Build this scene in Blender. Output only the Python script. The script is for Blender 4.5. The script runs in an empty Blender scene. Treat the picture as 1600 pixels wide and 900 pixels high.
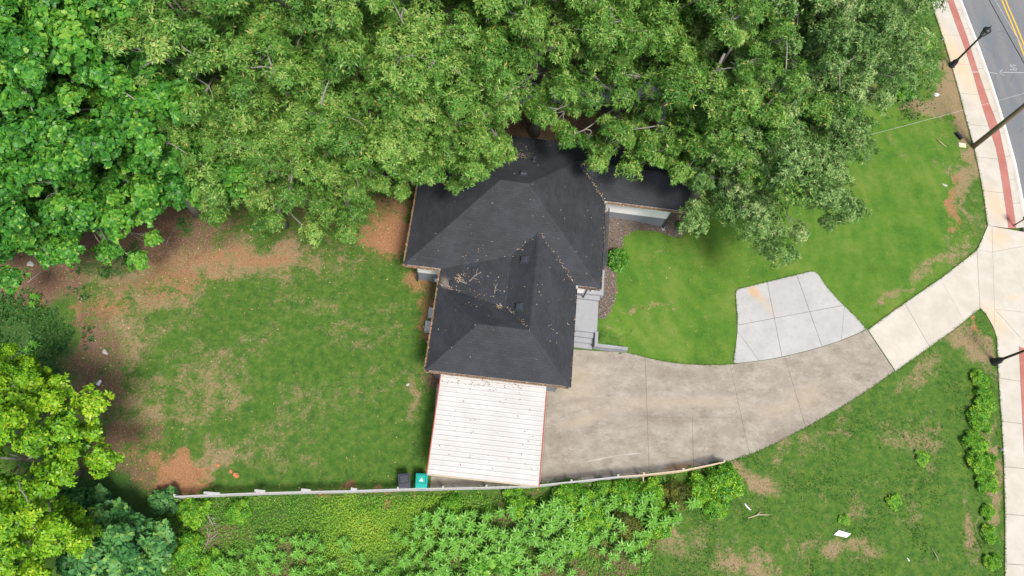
import bpy, math, random
import numpy as np
from mathutils import Matrix, Vector

# ------------------------------------------------------------------ camera
FPX, CAM_H = 1067.0, 36.0          # focal length in photo pixels, flying height in metres
def _basis(nx=700, ny=890):
    d = np.array([nx - 800, -(ny - 450), -FPX], float); d /= np.linalg.norm(d)
    up = -d
    X = np.array([1, 0, 0.]) - up * up[0]; X /= np.linalg.norm(X)
    return np.array([X, np.cross(up, X), up])
RC = _basis()
def at(px, py, z=0.0):
    """photo pixel -> world point at height z (used to survey the place)"""
    c = RC @ np.array([px - 800, 450 - py, -FPX], float)
    t = (z - CAM_H) / c[2]
    return Vector((c[0] * t, c[1] * t, z))
def proj_np(x, y, z):
    c = np.stack([x, y, z - CAM_H], -1) @ RC
    return 800 + FPX * c[..., 0] / -c[..., 2], 450 - FPX * c[..., 1] / -c[..., 2]

SC = bpy.context.scene
COL = SC.collection
cam = bpy.data.cameras.new('camera'); cam.sensor_width = 36; cam.lens = FPX * 36 / 1600
cam.clip_start = 0.5; cam.clip_end = 3000
camo = bpy.data.objects.new('camera', cam); COL.objects.link(camo)
camo.matrix_world = Matrix.Translation((0, 0, CAM_H)) @ Matrix([list(r) for r in RC]).to_4x4()
SC.camera = camo

# ------------------------------------------------------------------ light
SUN_EL, SUN_AZ = math.radians(63), math.radians(-62)      # azimuth of the sun, measured from +x counter-clockwise
w = bpy.data.worlds.new('World'); SC.world = w; w.use_nodes = True
wn = w.node_tree; bg = wn.nodes['Background']
sky = wn.nodes.new('ShaderNodeTexSky'); sky.sky_type = 'NISHITA'; sky.sun_disc = False
sky.sun_elevation = SUN_EL; sky.sun_rotation = math.radians(90) - SUN_AZ
sky.dust_density = 4.0; sky.ozone_density = 0.6; sky.air_density = 1.0
wn.links.new(sky.outputs[0], bg.inputs[0]); bg.inputs[1].default_value = 0.095
sl = bpy.data.lights.new('sun', 'SUN'); sl.energy = 2.3; sl.angle = math.radians(13); sl.color = (1.0, 0.95, 0.87)
so = bpy.data.objects.new('sun', sl); COL.objects.link(so)
sdir = Vector((math.cos(SUN_AZ) * math.cos(SUN_EL), math.sin(SUN_AZ) * math.cos(SUN_EL), math.sin(SUN_EL)))
so.rotation_euler = sdir.to_track_quat('Z', 'Y').to_euler(); so.location = sdir * 80
vs = SC.view_settings; vs.view_transform = 'Standard'; vs.look = 'None'; vs.exposure = 0.78; vs.gamma = 1.0
vs.use_curve_mapping = False

rng = np.random.default_rng(7)
random.seed(7)

# ------------------------------------------------------------------ materials
class NT:
    def __init__(s, name):
        s.m = bpy.data.materials.new(name); s.m.use_nodes = True
        s.t = s.m.node_tree; s.t.nodes.clear()
        s.out = s.n('ShaderNodeOutputMaterial')
    def n(s, kind, **kw):
        nd = s.t.nodes.new(kind)
        for k, v in kw.items(): setattr(nd, k, v)
        return nd
    def set(s, sock, v):
        if isinstance(v, bpy.types.NodeSocket): s.t.links.new(v, sock)
        else: sock.default_value = v
    def pos(s): return s.n('ShaderNodeNewGeometry').outputs['Position']
    def noise(s, scale, detail=4, rough=0.55, vec=None, dist=0.0):
        nd = s.n('ShaderNodeTexNoise'); s.set(nd.inputs['Vector'], vec or s.pos())
        nd.inputs['Scale'].default_value = scale; nd.inputs['Detail'].default_value = detail
        nd.inputs['Roughness'].default_value = rough; nd.inputs['Distortion'].default_value = dist
        return nd.outputs['Fac']
    def math(s, op, a, b=0.0, c=None, clamp=False):
        nd = s.n('ShaderNodeMath', operation=op, use_clamp=clamp)
        s.set(nd.inputs[0], a); s.set(nd.inputs[1], b)
        if c is not None: s.set(nd.inputs[2], c)
        return nd.outputs[0]
    def step(s, v, lo, hi, a=0.0, b=1.0):
        nd = s.n('ShaderNodeMapRange', interpolation_type='SMOOTHSTEP')
        s.set(nd.inputs[0], v); nd.inputs[1].default_value = lo; nd.inputs[2].default_value = hi
        nd.inputs[3].default_value = a; nd.inputs[4].default_value = b
        return nd.outputs[0]
    def mix(s, f, a, b, blend='MIX'):
        nd = s.n('ShaderNodeMix', data_type='RGBA', blend_type=blend)
        s.set(nd.inputs[0], f)
        s.set(nd.inputs[6], a if isinstance(a, bpy.types.NodeSocket) else (*a, 1))
        s.set(nd.inputs[7], b if isinstance(b, bpy.types.NodeSocket) else (*b, 1))
        return nd.outputs[2]
    def scalevec(s, v, sx, sy, sz, rot=0.0):
        nd = s.n('ShaderNodeMapping'); s.set(nd.inputs[0], v); nd.inputs['Scale'].default_value = (sx, sy, sz)
        nd.inputs['Rotation'].default_value = (0, 0, rot); return nd.outputs[0]
    def attr(s, name, out='Fac'):
        nd = s.n('ShaderNodeAttribute', attribute_name=name); return nd.outputs[out]
    def sepcol(s, c):
        nd = s.n('ShaderNodeSeparateColor'); s.set(nd.inputs[0], c); return nd.outputs
    def ramp(s, f, stops):
        nd = s.n('ShaderNodeValToRGB'); s.set(nd.inputs[0], f); e = nd.color_ramp.elements
        while len(e) < len(stops): e.new(0.5)
        for q, (p, c) in zip(e, stops): q.position = p; q.color = (*c, 1)
        return nd.outputs[0]
    def blob(s, c, rx, ry, rot=0.0, soft=0.6):
        """elliptical stain mask around a world point"""
        nd = s.n('ShaderNodeVectorMath', operation='SUBTRACT'); s.set(nd.inputs[0], s.pos()); nd.inputs[1].default_value = (c[0], c[1], 0)
        r = s.n('ShaderNodeVectorRotate', rotation_type='Z_AXIS'); s.set(r.inputs['Vector'], nd.outputs[0]); r.inputs['Angle'].default_value = -rot
        m = s.n('ShaderNodeVectorMath', operation='MULTIPLY'); s.set(m.inputs[0], r.outputs[0]); m.inputs[1].default_value = (1 / rx, 1 / ry, 0)
        l = s.n('ShaderNodeVectorMath', operation='LENGTH'); s.set(l.inputs[0], m.outputs[0])
        d = s.math('ADD', l.outputs['Value'], s.math('MULTIPLY', s.math('SUBTRACT', s.noise(2.5, 5, 0.65), 0.5), 0.9))
        return s.step(d, 1.0, 1.0 - soft, 0.0, 1.0)
    def bump(s, h, strength=0.3, dist=0.02):
        nd = s.n('ShaderNodeBump'); s.set(nd.inputs['Height'], h); nd.inputs['Strength'].default_value = strength
        nd.inputs['Distance'].default_value = dist; return nd.outputs[0]
    def done(s, col, rough=0.8, spec=0.3, metal=0.0, normal=None, transl=None):
        p = s.n('ShaderNodeBsdfPrincipled')
        s.set(p.inputs['Base Color'], col if isinstance(col, bpy.types.NodeSocket) else (*col, 1))
        s.set(p.inputs['Roughness'], rough); p.inputs['Specular IOR Level'].default_value = spec
        p.inputs['Metallic'].default_value = metal
        if normal is not None: s.set(p.inputs['Normal'], normal)
        sh = p.outputs[0]
        if transl:
            tr = s.n('ShaderNodeBsdfTranslucent'); s.set(tr.inputs[0], col if isinstance(col, bpy.types.NodeSocket) else (*col, 1))
            mx = s.n('ShaderNodeMixShader'); mx.inputs[0].default_value = transl
            s.t.links.new(sh, mx.inputs[1]); s.t.links.new(tr.outputs[0], mx.inputs[2]); sh = mx.outputs[0]
        s.t.links.new(sh, s.out.inputs[0])
        return s.m

def plain(name, col, rough=0.6, spec=0.3, metal=0.0, var=0.15, scale=6.0):
    t = NT(name); f = t.noise(scale, 5)
    lo = tuple(c * (1 - var) for c in col); hi = tuple(min(1, c * (1 + var)) for c in col)
    return t.done(t.mix(f, lo, hi), rough, spec, metal, t.bump(t.noise(scale * 6, 3), 0.15, 0.01))

def leafmat(name, stops, rough=0.5, transl=0.3, spec=0.35):
    t = NT(name); c = t.ramp(t.attr('tint'), stops)
    return t.done(c, rough, spec, transl=transl)

M = {}
M['oak_leaf'] = leafmat('oak leaf', [(0, (0.048, 0.144, 0.02)), (0.35, (0.111, 0.277, 0.04)), (0.7, (0.214, 0.404, 0.069)), (0.93, (0.397, 0.522, 0.141)), (1, (0.539, 0.337, 0.099))], 0.45)
M['oak_leaf_grey'] = leafmat('grey-green oak leaf', [(0, (0.055, 0.144, 0.031)), (0.4, (0.129, 0.27, 0.061)), (0.75, (0.241, 0.406, 0.121)), (0.94, (0.466, 0.576, 0.241)), (1, (0.517, 0.396, 0.172))], 0.45)
M['broad_leaf'] = leafmat('broad leaf', [(0, (0.026, 0.124, 0.019)), (0.4, (0.058, 0.235, 0.03)), (0.75, (0.131, 0.382, 0.041)), (1, (0.318, 0.499, 0.068))], 0.42)
M['lime_leaf'] = leafmat('lime leaf', [(0, (0.058, 0.191, 0.012)), (0.4, (0.166, 0.392, 0.018)), (0.75, (0.288, 0.53, 0.025)), (1, (0.486, 0.594, 0.04))], 0.45, 0.3)
M['blue_leaf'] = leafmat('blue-green leaf', [(0, (0.038, 0.148, 0.042)), (0.45, (0.082, 0.268, 0.075)), (0.8, (0.164, 0.388, 0.108)), (1, (0.328, 0.512, 0.094))], 0.45)
M['weed_leaf'] = leafmat('weed leaf', [(0, (0.056, 0.189, 0.018)), (0.4, (0.112, 0.33, 0.031)), (0.8, (0.224, 0.496, 0.061)), (1, (0.403, 0.637, 0.088))], 0.45, 0.3)
M['shrub_leaf'] = leafmat('shrub leaf', [(0, (0.041, 0.163, 0.017)), (0.45, (0.11, 0.354, 0.024)), (0.8, (0.234, 0.517, 0.041)), (1, (0.522, 0.619, 0.041))], 0.45, 0.3)
M['olive_leaf'] = leafmat('olive leaf', [(0, (0.065, 0.098, 0.016)), (0.5, (0.13, 0.169, 0.026)), (1, (0.247, 0.26, 0.046))], 0.5, 0.25)
M['round_leaf'] = leafmat('glossy shrub leaf', [(0, (0.029, 0.123, 0.017)), (0.5, (0.072, 0.246, 0.026)), (0.9, (0.174, 0.406, 0.043)), (1, (0.522, 0.551, 0.072))], 0.38, 0.2)
M['under_leaf'] = leafmat('undergrowth leaf', [(0, (0.022, 0.08, 0.014)), (0.5, (0.045, 0.145, 0.022)), (1, (0.10, 0.24, 0.035))], 0.55)
M['grass'] = leafmat('grass blade', [(0, (0.020, 0.085, 0.012)), (0.3, (0.05, 0.16, 0.018)), (0.6, (0.125, 0.235, 0.034)), (0.8, (0.25, 0.28, 0.07)), (1, (0.46, 0.37, 0.21))], 0.6, 0.25)
M['cover'] = leafmat('ground cover leaf', [(0, (0.063, 0.207, 0.021)), (0.4, (0.158, 0.38, 0.032)), (0.8, (0.284, 0.494, 0.042)), (1, (0.473, 0.575, 0.074))], 0.55, 0.3)
M['dead_leaf'] = leafmat('dead leaf', [(0, (0.117, 0.065, 0.036)), (0.4, (0.26, 0.15, 0.078)), (0.75, (0.416, 0.26, 0.143)), (1, (0.715, 0.585, 0.39))], 0.8, 0.05, 0.15)
M['roof_litter'] = leafmat('roof litter', [(0, (0.14, 0.08, 0.04)), (0.5, (0.33, 0.22, 0.13)), (1, (0.6, 0.56, 0.42))], 0.8, 0.05, 0.15)
M['mulch'] = leafmat('mulch chip', [(0, (0.07, 0.058, 0.052)), (0.4, (0.16, 0.137, 0.122)), (0.8, (0.30, 0.262, 0.23)), (1, (0.46, 0.42, 0.39))], 0.9, 0.02, 0.1)

def barkmat():
    t = NT('bark'); v = t.scalevec(t.pos(), 6, 6, 1.2)
    f = t.noise(3, 6, 0.65, v)
    return t.done(t.mix(f, (0.13, 0.115, 0.095), (0.42, 0.40, 0.36)), 0.9, 0.15, normal=t.bump(f, 0.6, 0.03))
M['bark'] = barkmat()

def groundmat():
    t = NT('ground cover of the yard'); p = t.pos()
    A = t.sepcol(t.attr('mask_a', 'Color')); B = t.sepcol(t.attr('mask_b', 'Color'))
    ragged = t.math('SUBTRACT', t.noise(1.3, 8, 0.75, dist=0.5), 0.5)
    fine = t.math('SUBTRACT', t.noise(8, 6, 0.75), 0.5)
    rag = t.math('ADD', t.math('MULTIPLY', ragged, 1.5), t.math('MULTIPLY', fine, 1.1))
    def m(ch, lo=0.34, hi=0.70): return t.step(t.math('ADD', ch, t.math('MULTIPLY', rag, 0.9)), lo, hi)
    n1 = t.noise(0.45, 6, 0.65); n2 = t.noise(14, 5, 0.7); n3 = t.noise(55, 3, 0.7); n4 = t.noise(2.4, 8, 0.75)
    g = t.ramp(n4, [(0.28, (0.020, 0.082, 0.010)), (0.42, (0.042, 0.145, 0.013)), (0.55, (0.085, 0.195, 0.02)), (0.68, (0.165, 0.225, 0.045)), (0.82, (0.29, 0.26, 0.10))])
    wv = t.n('ShaderNodeTexWave', wave_type='RINGS', rings_direction='Z'); sv = t.n('ShaderNodeVectorMath', operation='SUBTRACT'); t.set(sv.inputs[0], p); sv.inputs[1].default_value = (18.0, 20.0, 0)
    t.set(wv.inputs['Vector'], t.scalevec(sv.outputs[0], 1, 0.8, 0)); wv.inputs['Scale'].default_value = 0.33; wv.inputs['Distortion'].default_value = 6.0; wv.inputs['Detail'].default_value = 4; wv.inputs['Detail Scale'].default_value = 0.6
    n1 = t.math('ADD', n1, t.math('MULTIPLY', t.math('SUBTRACT', wv.outputs['Fac'], 0.5), 0.07))
    lawn = t.ramp(t.math('ADD', n1, t.math('MULTIPLY', t.math('SUBTRACT', n4, 0.5), 0.45)), [(0.3, (0.05, 0.18, 0.012)), (0.5, (0.098, 0.235, 0.018)), (0.7, (0.175, 0.275, 0.04))])
    c = t.mix(m(B[0], 0.3, 0.7), g, lawn)
    dry = t.ramp(n2, [(0.3, (0.18, 0.15, 0.065)), (0.5, (0.34, 0.25, 0.135)), (0.75, (0.50, 0.39, 0.24))])
    c = t.mix(m(A[0]), c, dry)
    clay = t.ramp(n2, [(0.3, (0.24, 0.11, 0.05)), (0.5, (0.42, 0.205, 0.10)), (0.75, (0.56, 0.34, 0.20))])
    c = t.mix(m(A[1]), c, clay)
    lit = t.ramp(n2, [(0.3, (0.08, 0.046, 0.028)), (0.5, (0.21, 0.125, 0.08)), (0.75, (0.38, 0.26, 0.19))])
    c = t.mix(m(A[2]), c, lit)
    c = t.mix(m(B[1]), c, t.ramp(n2, [(0.3, (0.025, 0.085, 0.014)), (0.7, (0.06, 0.165, 0.026))]))
    c = t.mix(m(B[2]), c, t.ramp(n2, [(0.3, (0.10, 0.20, 0.025)), (0.7, (0.24, 0.36, 0.04))]))
    c = t.mix(t.step(n3, 0.35, 0.72, 0.0, 0.5), t.mix(0.3, c, (0, 0, 0)), t.mix(0.2, c, (0.5, 0.46, 0.3)))
    h = t.math('ADD', t.math('MULTIPLY', n2, 0.6), t.math('MULTIPLY', n3, 0.4))
    return t.done(c, 0.95, 0.1, normal=t.bump(h, 0.7, 0.06))
M['ground'] = groundmat()

def concrete(name, a, b, stain=(0.2, 0.15, 0.1), amount=0.3, extra=None):
    t = NT(name); n1 = t.noise(0.8, 6, 0.65); n2 = t.noise(7, 6, 0.7); n3 = t.noise(40, 3, 0.7)
    c = t.mix(t.step(n1, 0.32, 0.68), a, b)
    oi = t.n('ShaderNodeObjectInfo').outputs['Random']
    c = t.mix(t.math('MULTIPLY', oi, 0.10), c, tuple(x * 0.75 for x in a))
    c = t.mix(t.step(n2, 0.5, 0.8, 0, amount), c, stain)
    c = t.mix(t.step(n3, 0.6, 0.85, 0, 0.25), c, tuple(x * 0.5 for x in a))
    if extra: c = extra(t, c)
    return t.done(c, 0.85, 0.25, normal=t.bump(t.math('ADD', n2, n3), 0.2, 0.01))
def drive_extra(t, c):
    v = t.scalevec(t.pos(), 0.7, 1.25, 1, 0.10)
    c = t.mix(t.step(t.noise(1.4, 9, 0.80, v), 0.44, 0.64, 0, 0.70), c, (0.378, 0.348, 0.301))
    c = t.mix(t.step(t.noise(0.9, 9, 0.78, t.scalevec(t.pos(), 0.8, 1.3, 1, -0.25)), 0.48, 0.68, 0, 0.60), c, (0.172, 0.142, 0.107))
    c = t.mix(t.step(t.noise(6, 8, 0.82, v), 0.52, 0.68, 0, 0.5), c, (0.146, 0.125, 0.099))
    tan = (0.361, 0.310, 0.232)
    for q, rx, ry, r in (((905, 605), 2.0, 1.9, 0), ((915, 655), 2.6, 0.45, 0.35), ((1010, 630), 3.4, 0.7, 0.04), ((1110, 628), 3.2, 0.55, 0.0), ((1215, 640), 2.4, 0.8, 0.2), ((1260, 620), 2.0, 1.2, .5)):
        c = t.mix(t.math('MULTIPLY', t.blob(at(*q), rx, ry, r, 1.0), 0.65), c, tan)
    dark = (0.172, 0.144, 0.116)
    for q, rx, ry, r in (((880, 680), 2.0, 0.7, 0.1), ((1080, 730), 2.6, 0.35, 0.18), ((905, 735), 2.5, 0.5, 0.06), ((1060, 583), 3.2, 0.55, -0.06), ((905, 625), 1.2, 0.3, 0.1), ((1030, 655), 3.4, 0.7, 0.0), ((1230, 675), 3.0, 0.5, 0.45)):
        c = t.mix(t.math('MULTIPLY', t.blob(at(*q), rx, ry, r, 1.0), 0.45), c, dark)
    sp = t.noise(11, 7, 0.82, t.scalevec(t.pos(), 0.7, 1.3, 1))
    c = t.mix(t.math('MULTIPLY', t.step(sp, 0.54, 0.66, 0, 0.75), t.step(t.noise(0.6, 4, 0.6), 0.42, 0.62)), c, (0.473, 0.456, 0.430))
    c = t.mix(t.step(t.noise(26, 5, 0.8), 0.55, 0.75, 0, 0.35), c, (0.129, 0.112, 0.095))
    c = t.mix(t.math('MULTIPLY', t.blob(at(1062, 729), 1.3, 0.22, 0.18, 0.8), 0.6), c, (0.327, 0.172, 0.069))
    for a, b in (((905, 724), (968, 711)), ((968, 711), (1005, 708))):
        pa, pb = at(*a), at(*b); d = pb - pa
        c = t.mix(t.math('MULTIPLY', t.blob((pa + pb) / 2, d.length * 0.62, 0.05, math.atan2(d.y, d.x), 0.8), 0.75), c, (0.447, 0.430, 0.404))
    return c
def pad_extra(t, c):
    c = t.mix(t.step(t.noise(2.2, 7, 0.75), 0.48, 0.72, 0, 0.45), c, (0.284, 0.284, 0.284))
    c = t.mix(t.math('MULTIPLY', t.blob(at(1178, 457), 0.5, 0.7, 0.5, 0.9), 0.7), c, (0.533, 0.310, 0.129))
    return t.mix(t.math('MULTIPLY', t.blob(at(1196, 474), 0.45, 1.3, 0.5, 0.95), 0.35), c, (0.473, 0.344, 0.206))
def new_extra(t, c):
    for q, rx, ry in (((1555, 320), 1.3, 2.2), ((1560, 372), 1.2, 1.0), ((1470, 60), 1.2, 5.0), ((1552, 500), 1.2, 1.6), ((1583, 466), .7, .25), ((1505, 110), 1.6, 5.)):
        c = t.mix(t.math('MULTIPLY', t.blob(at(*q), rx, ry, 0.2, 1.0), 0.5), c, (0.62, 0.43, 0.24))
    return c
M['old_concrete'] = concrete('aged concrete', (0.252, 0.225, 0.185), (0.319, 0.290, 0.239), (0.193, 0.164, 0.126), 0.4, drive_extra)
M['pad_concrete'] = concrete('pale concrete', (0.373, 0.373, 0.370), (0.430, 0.430, 0.423), (0.293, 0.293, 0.293), 0.3, pad_extra)
M['new_concrete'] = concrete('new concrete', (0.450, 0.420, 0.358), (0.521, 0.493, 0.438), (0.406, 0.353, 0.265), 0.25, new_extra)
M['red_band'] = concrete('red tinted concrete', (0.353, 0.130, 0.101), (0.403, 0.172, 0.143), (0.420, 0.244, 0.210), 0.3)
M['bed'] = plain('slab bedding', (0.14, 0.12, 0.095), 0.95, 0.1)
M['grey_paint'] = concrete('grey painted concrete', (0.260, 0.271, 0.289), (0.310, 0.322, 0.340), (0.217, 0.210, 0.202), 0.25)
M['white_wall'] = plain('white painted wall', (0.88, 0.875, 0.86), 0.6, 0.3, var=0.02, scale=3)
M['foundation'] = plain('grey foundation paint', (0.227, 0.239, 0.269), 0.7, 0.2, var=0.10, scale=4)
M['trim_white'] = plain('white trim', (0.72, 0.71, 0.69), 0.5, 0.4, var=0.06)
M['white_line'] = plain('white road paint', (0.689, 0.689, 0.672), 0.7, 0.2, var=0.08)
M['yellow_line'] = plain('yellow road paint', (0.62, 0.40, 0.06), 0.7, 0.2, var=0.15, scale=12)
M['spray'] = plain('faded white spray paint', (0.375, 0.390, 0.398), 0.9, 0.1, var=0.25, scale=14)
M['black_metal'] = plain('black painted metal', (0.018, 0.018, 0.022), 0.4, 0.5, var=0.2)
M['dark_rail'] = plain('dark railing', (0.06, 0.065, 0.075), 0.45, 0.5)
M['frost'] = plain('lantern glass', (0.22, 0.25, 0.30), 0.15, 0.6, var=0.2)
M['wood_pole'] = plain('weathered pole wood', (0.23, 0.175, 0.125), 0.9, 0.15, var=0.3, scale=5)
M['grey_wood'] = plain('weathered grey wood', (0.55, 0.54, 0.54), 0.9, 0.15, var=0.3, scale=5)
M['fence_grey'] = plain('weathered white fence paint', (0.40, 0.40, 0.40), 0.8, 0.2, var=0.25, scale=8)
M['tan_wood'] = plain('tan stained wood', (0.50, 0.41, 0.29), 0.85, 0.2, var=0.2, scale=5)
M['pale_stick'] = plain('bleached branch', (0.38, 0.34, 0.29), 0.9, 0.15, var=0.2, scale=5)
M['wire_black'] = plain('black cable', (0.015, 0.015, 0.018), 0.5)
M['wire_grey'] = plain('grey cable', (0.50, 0.52, 0.53), 0.5)
M['red_trim'] = plain('rust red trim', (0.36, 0.075, 0.06), 0.6, var=0.3, scale=9)
M['gutter'] = plain('brown stained gutter', (0.27, 0.20, 0.145), 0.8, 0.2, var=0.4, scale=9)
M['post_white'] = plain('white metal post', (0.6, 0.6, 0.6), 0.5)
M['bin_black'] = plain('charcoal plastic', (0.040, 0.046, 0.062), 0.5, 0.4, var=0.1)
M['bin_teal'] = plain('teal plastic', (0.0, 0.33, 0.27), 0.45, 0.4, var=0.06)
M['bin_blue'] = plain('blue plastic', (0.02, 0.16, 0.36), 0.45, 0.4, var=0.06)
M['rubber'] = plain('rubber', (0.02, 0.02, 0.02), 0.8)
M['bag'] = plain('white plastic', (0.80, 0.80, 0.82), 0.4, 0.4, var=0.05)
M['sign_mark'] = plain('dark print', (0.05, 0.07, 0.07), 0.6)
M['stone'] = plain('pale stone', (0.42, 0.40, 0.37), 0.9, var=0.3)
M['cover_lid'] = plain('beige meter cover', (0.62, 0.55, 0.40), 0.8, var=0.1)
M['clay_lump'] = plain('red clay', (0.48, 0.19, 0.08), 0.95, var=0.15)
M['yellow_thing'] = plain('yellow plastic', (0.65, 0.42, 0.02), 0.5)
M['rusty'] = plain('rusty brown metal', (0.16, 0.085, 0.05), 0.8, var=0.3)

def asphalt():
    t = NT('asphalt'); n1 = t.noise(0.5, 5, 0.6, t.scalevec(t.pos(), 2.0, 0.35, 1, -0.3)); n2 = t.noise(30, 4, 0.75); n3 = t.noise(4, 6, 0.7)
    c = t.mix(t.step(n1, 0.3, 0.7), (0.145, 0.163, 0.180), (0.198, 0.198, 0.201))
    c = t.mix(t.step(n3, 0.5, 0.75, 0, 0.3), c, (0.114, 0.123, 0.132))
    cr = t.n('ShaderNodeTexVoronoi', feature='DISTANCE_TO_EDGE'); t.set(cr.inputs['Vector'], t.scalevec(t.pos(), 0.35, 0.35, 1)); cr.inputs['Scale'].default_value = 1.2
    crack = t.math('MULTIPLY', t.step(cr.outputs['Distance'], 0.0, 0.012, 1, 0), t.step(t.noise(0.7, 3), 0.5, 0.6))
    c = t.mix(t.math('MULTIPLY', crack, 0.6), c, (0.044, 0.044, 0.044))
    c = t.mix(t.step(n2, 0.4, 0.8, 0, 0.45), c, (0.079, 0.088, 0.097))
    return t.done(c, 0.85, 0.3, normal=t.bump(n2, 0.4, 0.01))
M['asphalt'] = asphalt()

def shingle():
    t = NT('charcoal asphalt shingle'); uv = t.n('ShaderNodeUVMap').outputs[0]
    b = t.n('ShaderNodeTexBrick'); t.set(b.inputs['Vector'], uv); b.offset = 0.5
    b.inputs['Scale'].default_value = 1.0; b.inputs['Brick Width'].default_value = 0.33; b.inputs['Row Height'].default_value = 0.145
    b.inputs['Mortar Size'].default_value = 0.012; b.inputs['Mortar Smooth'].default_value = 0.3; b.inputs['Bias'].default_value = 0.0
    b.inputs['Color1'].default_value = (0.0248, 0.0273, 0.0329, 1); b.inputs['Color2'].default_value = (0.0329, 0.0360, 0.0422, 1); b.inputs['Mortar'].default_value = (0.0198, 0.0217, 0.0260, 1)
    n1 = t.noise(0.9, 6, 0.65); n2 = t.noise(30, 4, 0.7)
    c = t.mix(t.step(n1, 0.40, 0.72, 0, 0.45), b.outputs['Color'], (0.0500, 0.0561, 0.0692))
    c = t.mix(t.step(n2, 0.5, 0.8, 0, 0.35), c, (0.0590, 0.0633, 0.0730))
    c = t.mix(t.step(t.noise(5, 6, 0.7, t.scalevec(uv, 1, 0.25, 1)), 0.62, 0.78, 0, 0.25), c, (0.0694, 0.0719, 0.0807))
    c = t.mix(t.math('MULTIPLY', t.blob(at(696, 443, 3.0), 0.35, 0.55, 0.2, 0.9), 0.7), c, (0.2400, 0.2000, 0.1680))
    return t.done(c, 0.75, 0.3, normal=t.bump(t.math('ADD', t.math('MULTIPLY', b.outputs['Fac'], -0.6), t.math('MULTIPLY', n2, 0.5)), 0.35, 0.010))
M['shingle'] = shingle()
def white_metal():
    t = NT('white painted metal roofing'); uv = t.scalevec(t.pos(), 0.5, 7, 1, math.radians(5.5))
    n = t.noise(1.2, 6, 0.7, uv); n2 = t.noise(1.0, 4)
    c = t.mix(t.step(n2, 0.3, 0.7), (0.465, 0.457, 0.437), (0.515, 0.507, 0.488))
    c = t.mix(t.step(n, 0.60, 0.76, 0, 0.35), c, (0.30, 0.285, 0.26))
    c = t.mix(t.step(t.noise(14, 4, 0.7), 0.72, 0.76, 0, 0.5), c, (0.2, 0.17, 0.15))
    return t.done(c, 0.5, 0.4)
M['white_metal'] = white_metal()

# ------------------------------------------------------------------ mesh helpers
def link(o, parent=None):
    COL.objects.link(o)
    if parent is not None: o.parent = parent
    return o
def tag(o, label=None, cat=None, group=None, kind=None):
    if label: o['label'] = label
    if cat: o['category'] = cat
    if group: o['group'] = group
    if kind: o['kind'] = kind
    return o
def empty(name, loc=(0, 0, 0), rz=0.0):
    o = bpy.data.objects.new(name, None); o.location = loc; o.rotation_euler = (0, 0, rz); o.empty_display_size = 0.2
    return link(o)
class MB:
    def __init__(s): s.v = []; s.f = []
    def poly(s, pts):
        b = len(s.v); s.v += [tuple(p) for p in pts]; s.f.append(tuple(range(b, b + len(pts)))); return s
    def hexa(s, p):   # 8 points: bottom 4 ccw, top 4 ccw
        b = len(s.v); s.v += [tuple(q) for q in p]
        for f in ((3, 2, 1, 0), (4, 5, 6, 7), (0, 1, 5, 4), (1, 2, 6, 5), (2, 3, 7, 6), (3, 0, 4, 7)): s.f.append(tuple(b + i for i in f))
        return s
    def box(s, x0, x1, y0, y1, z0, z1):
        return s.hexa([(x0, y0, z0), (x1, y0, z0), (x1, y1, z0), (x0, y1, z0), (x0, y0, z1), (x1, y0, z1), (x1, y1, z1), (x0, y1, z1)])
    def beam(s, a, b, wd, h, up=(0, 0, 1)):   # rectangular bar between two points
        a, b, up = Vector(a), Vector(b), Vector(up); d = (b - a).normalized(); sd = d.cross(up).normalized(); u = sd.cross(d)
        q = []
        for sg in (-1, 1):
            for e, t in ((a, -1), (b, -1), (b, 1), (a, 1)): q.append(e + sd * (t * wd / 2) + u * (sg * h / 2))
        return s.hexa(q)
    def prism(s, pts, z0, z1):
        n = len(pts); b = len(s.v)
        s.v += [(p[0], p[1], z0) for p in pts] + [(p[0], p[1], z1) for p in pts]
        s.f.append(tuple(range(b + n - 1, b - 1, -1))); s.f.append(tuple(range(b + n, b + 2 * n)))
        for i in range(n): j = (i + 1) % n; s.f.append((b + i, b + j, b + n + j, b + n + i))
        return s
    def tube(s, pts, rad, n=6, cap=True):
        pts = [Vector(p) for p in pts]; b = len(s.v)
        if not hasattr(rad, '__len__'): rad = [rad] * len(pts)
        for i, p in enumerate(pts):
            d = (pts[min(i + 1, len(pts) - 1)] - pts[max(i - 1, 0)]).normalized()
            x = d.orthogonal().normalized() if abs(d.z) > 0.95 else d.cross(Vector((0, 0, 1))).normalized()
            y = d.cross(x)
            for k in range(n):
                a = 2 * math.pi * k / n; s.v.append(tuple(p + (x * math.cos(a) + y * math.sin(a)) * rad[i]))
        for i in range(len(pts) - 1):
            for k in range(n):
                j = (k + 1) % n; s.f.append((b + i * n + k, b + i * n + j, b + (i + 1) * n + j, b + (i + 1) * n + k))
        if cap:
            s.f.append(tuple(b + k for k in range(n - 1, -1, -1))); e = b + (len(pts) - 1) * n; s.f.append(tuple(e + k for k in range(n)))
        return s
    def lathe(s, prof, n=16, c=(0, 0)):
        return s.tube([(c[0], c[1], z) for r, z in prof], [r for r, z in prof], n)
    def mesh(s, name, mat):
        me = bpy.data.meshes.new(name); me.from_pydata(s.v, [], s.f); me.materials.append(mat); me.update(); return me
    def build(s, name, mat, parent=None, smooth=False, bevel=0.0):
        me = s.mesh(name, mat)
        if smooth: me.shade_smooth()
        o = link(bpy.data.objects.new(name, me), parent)
        if bevel:
            md = o.modifiers.new('bevel', 'BEVEL'); md.width = bevel; md.segments = 2; md.limit_method = 'ANGLE'
        return o
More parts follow.
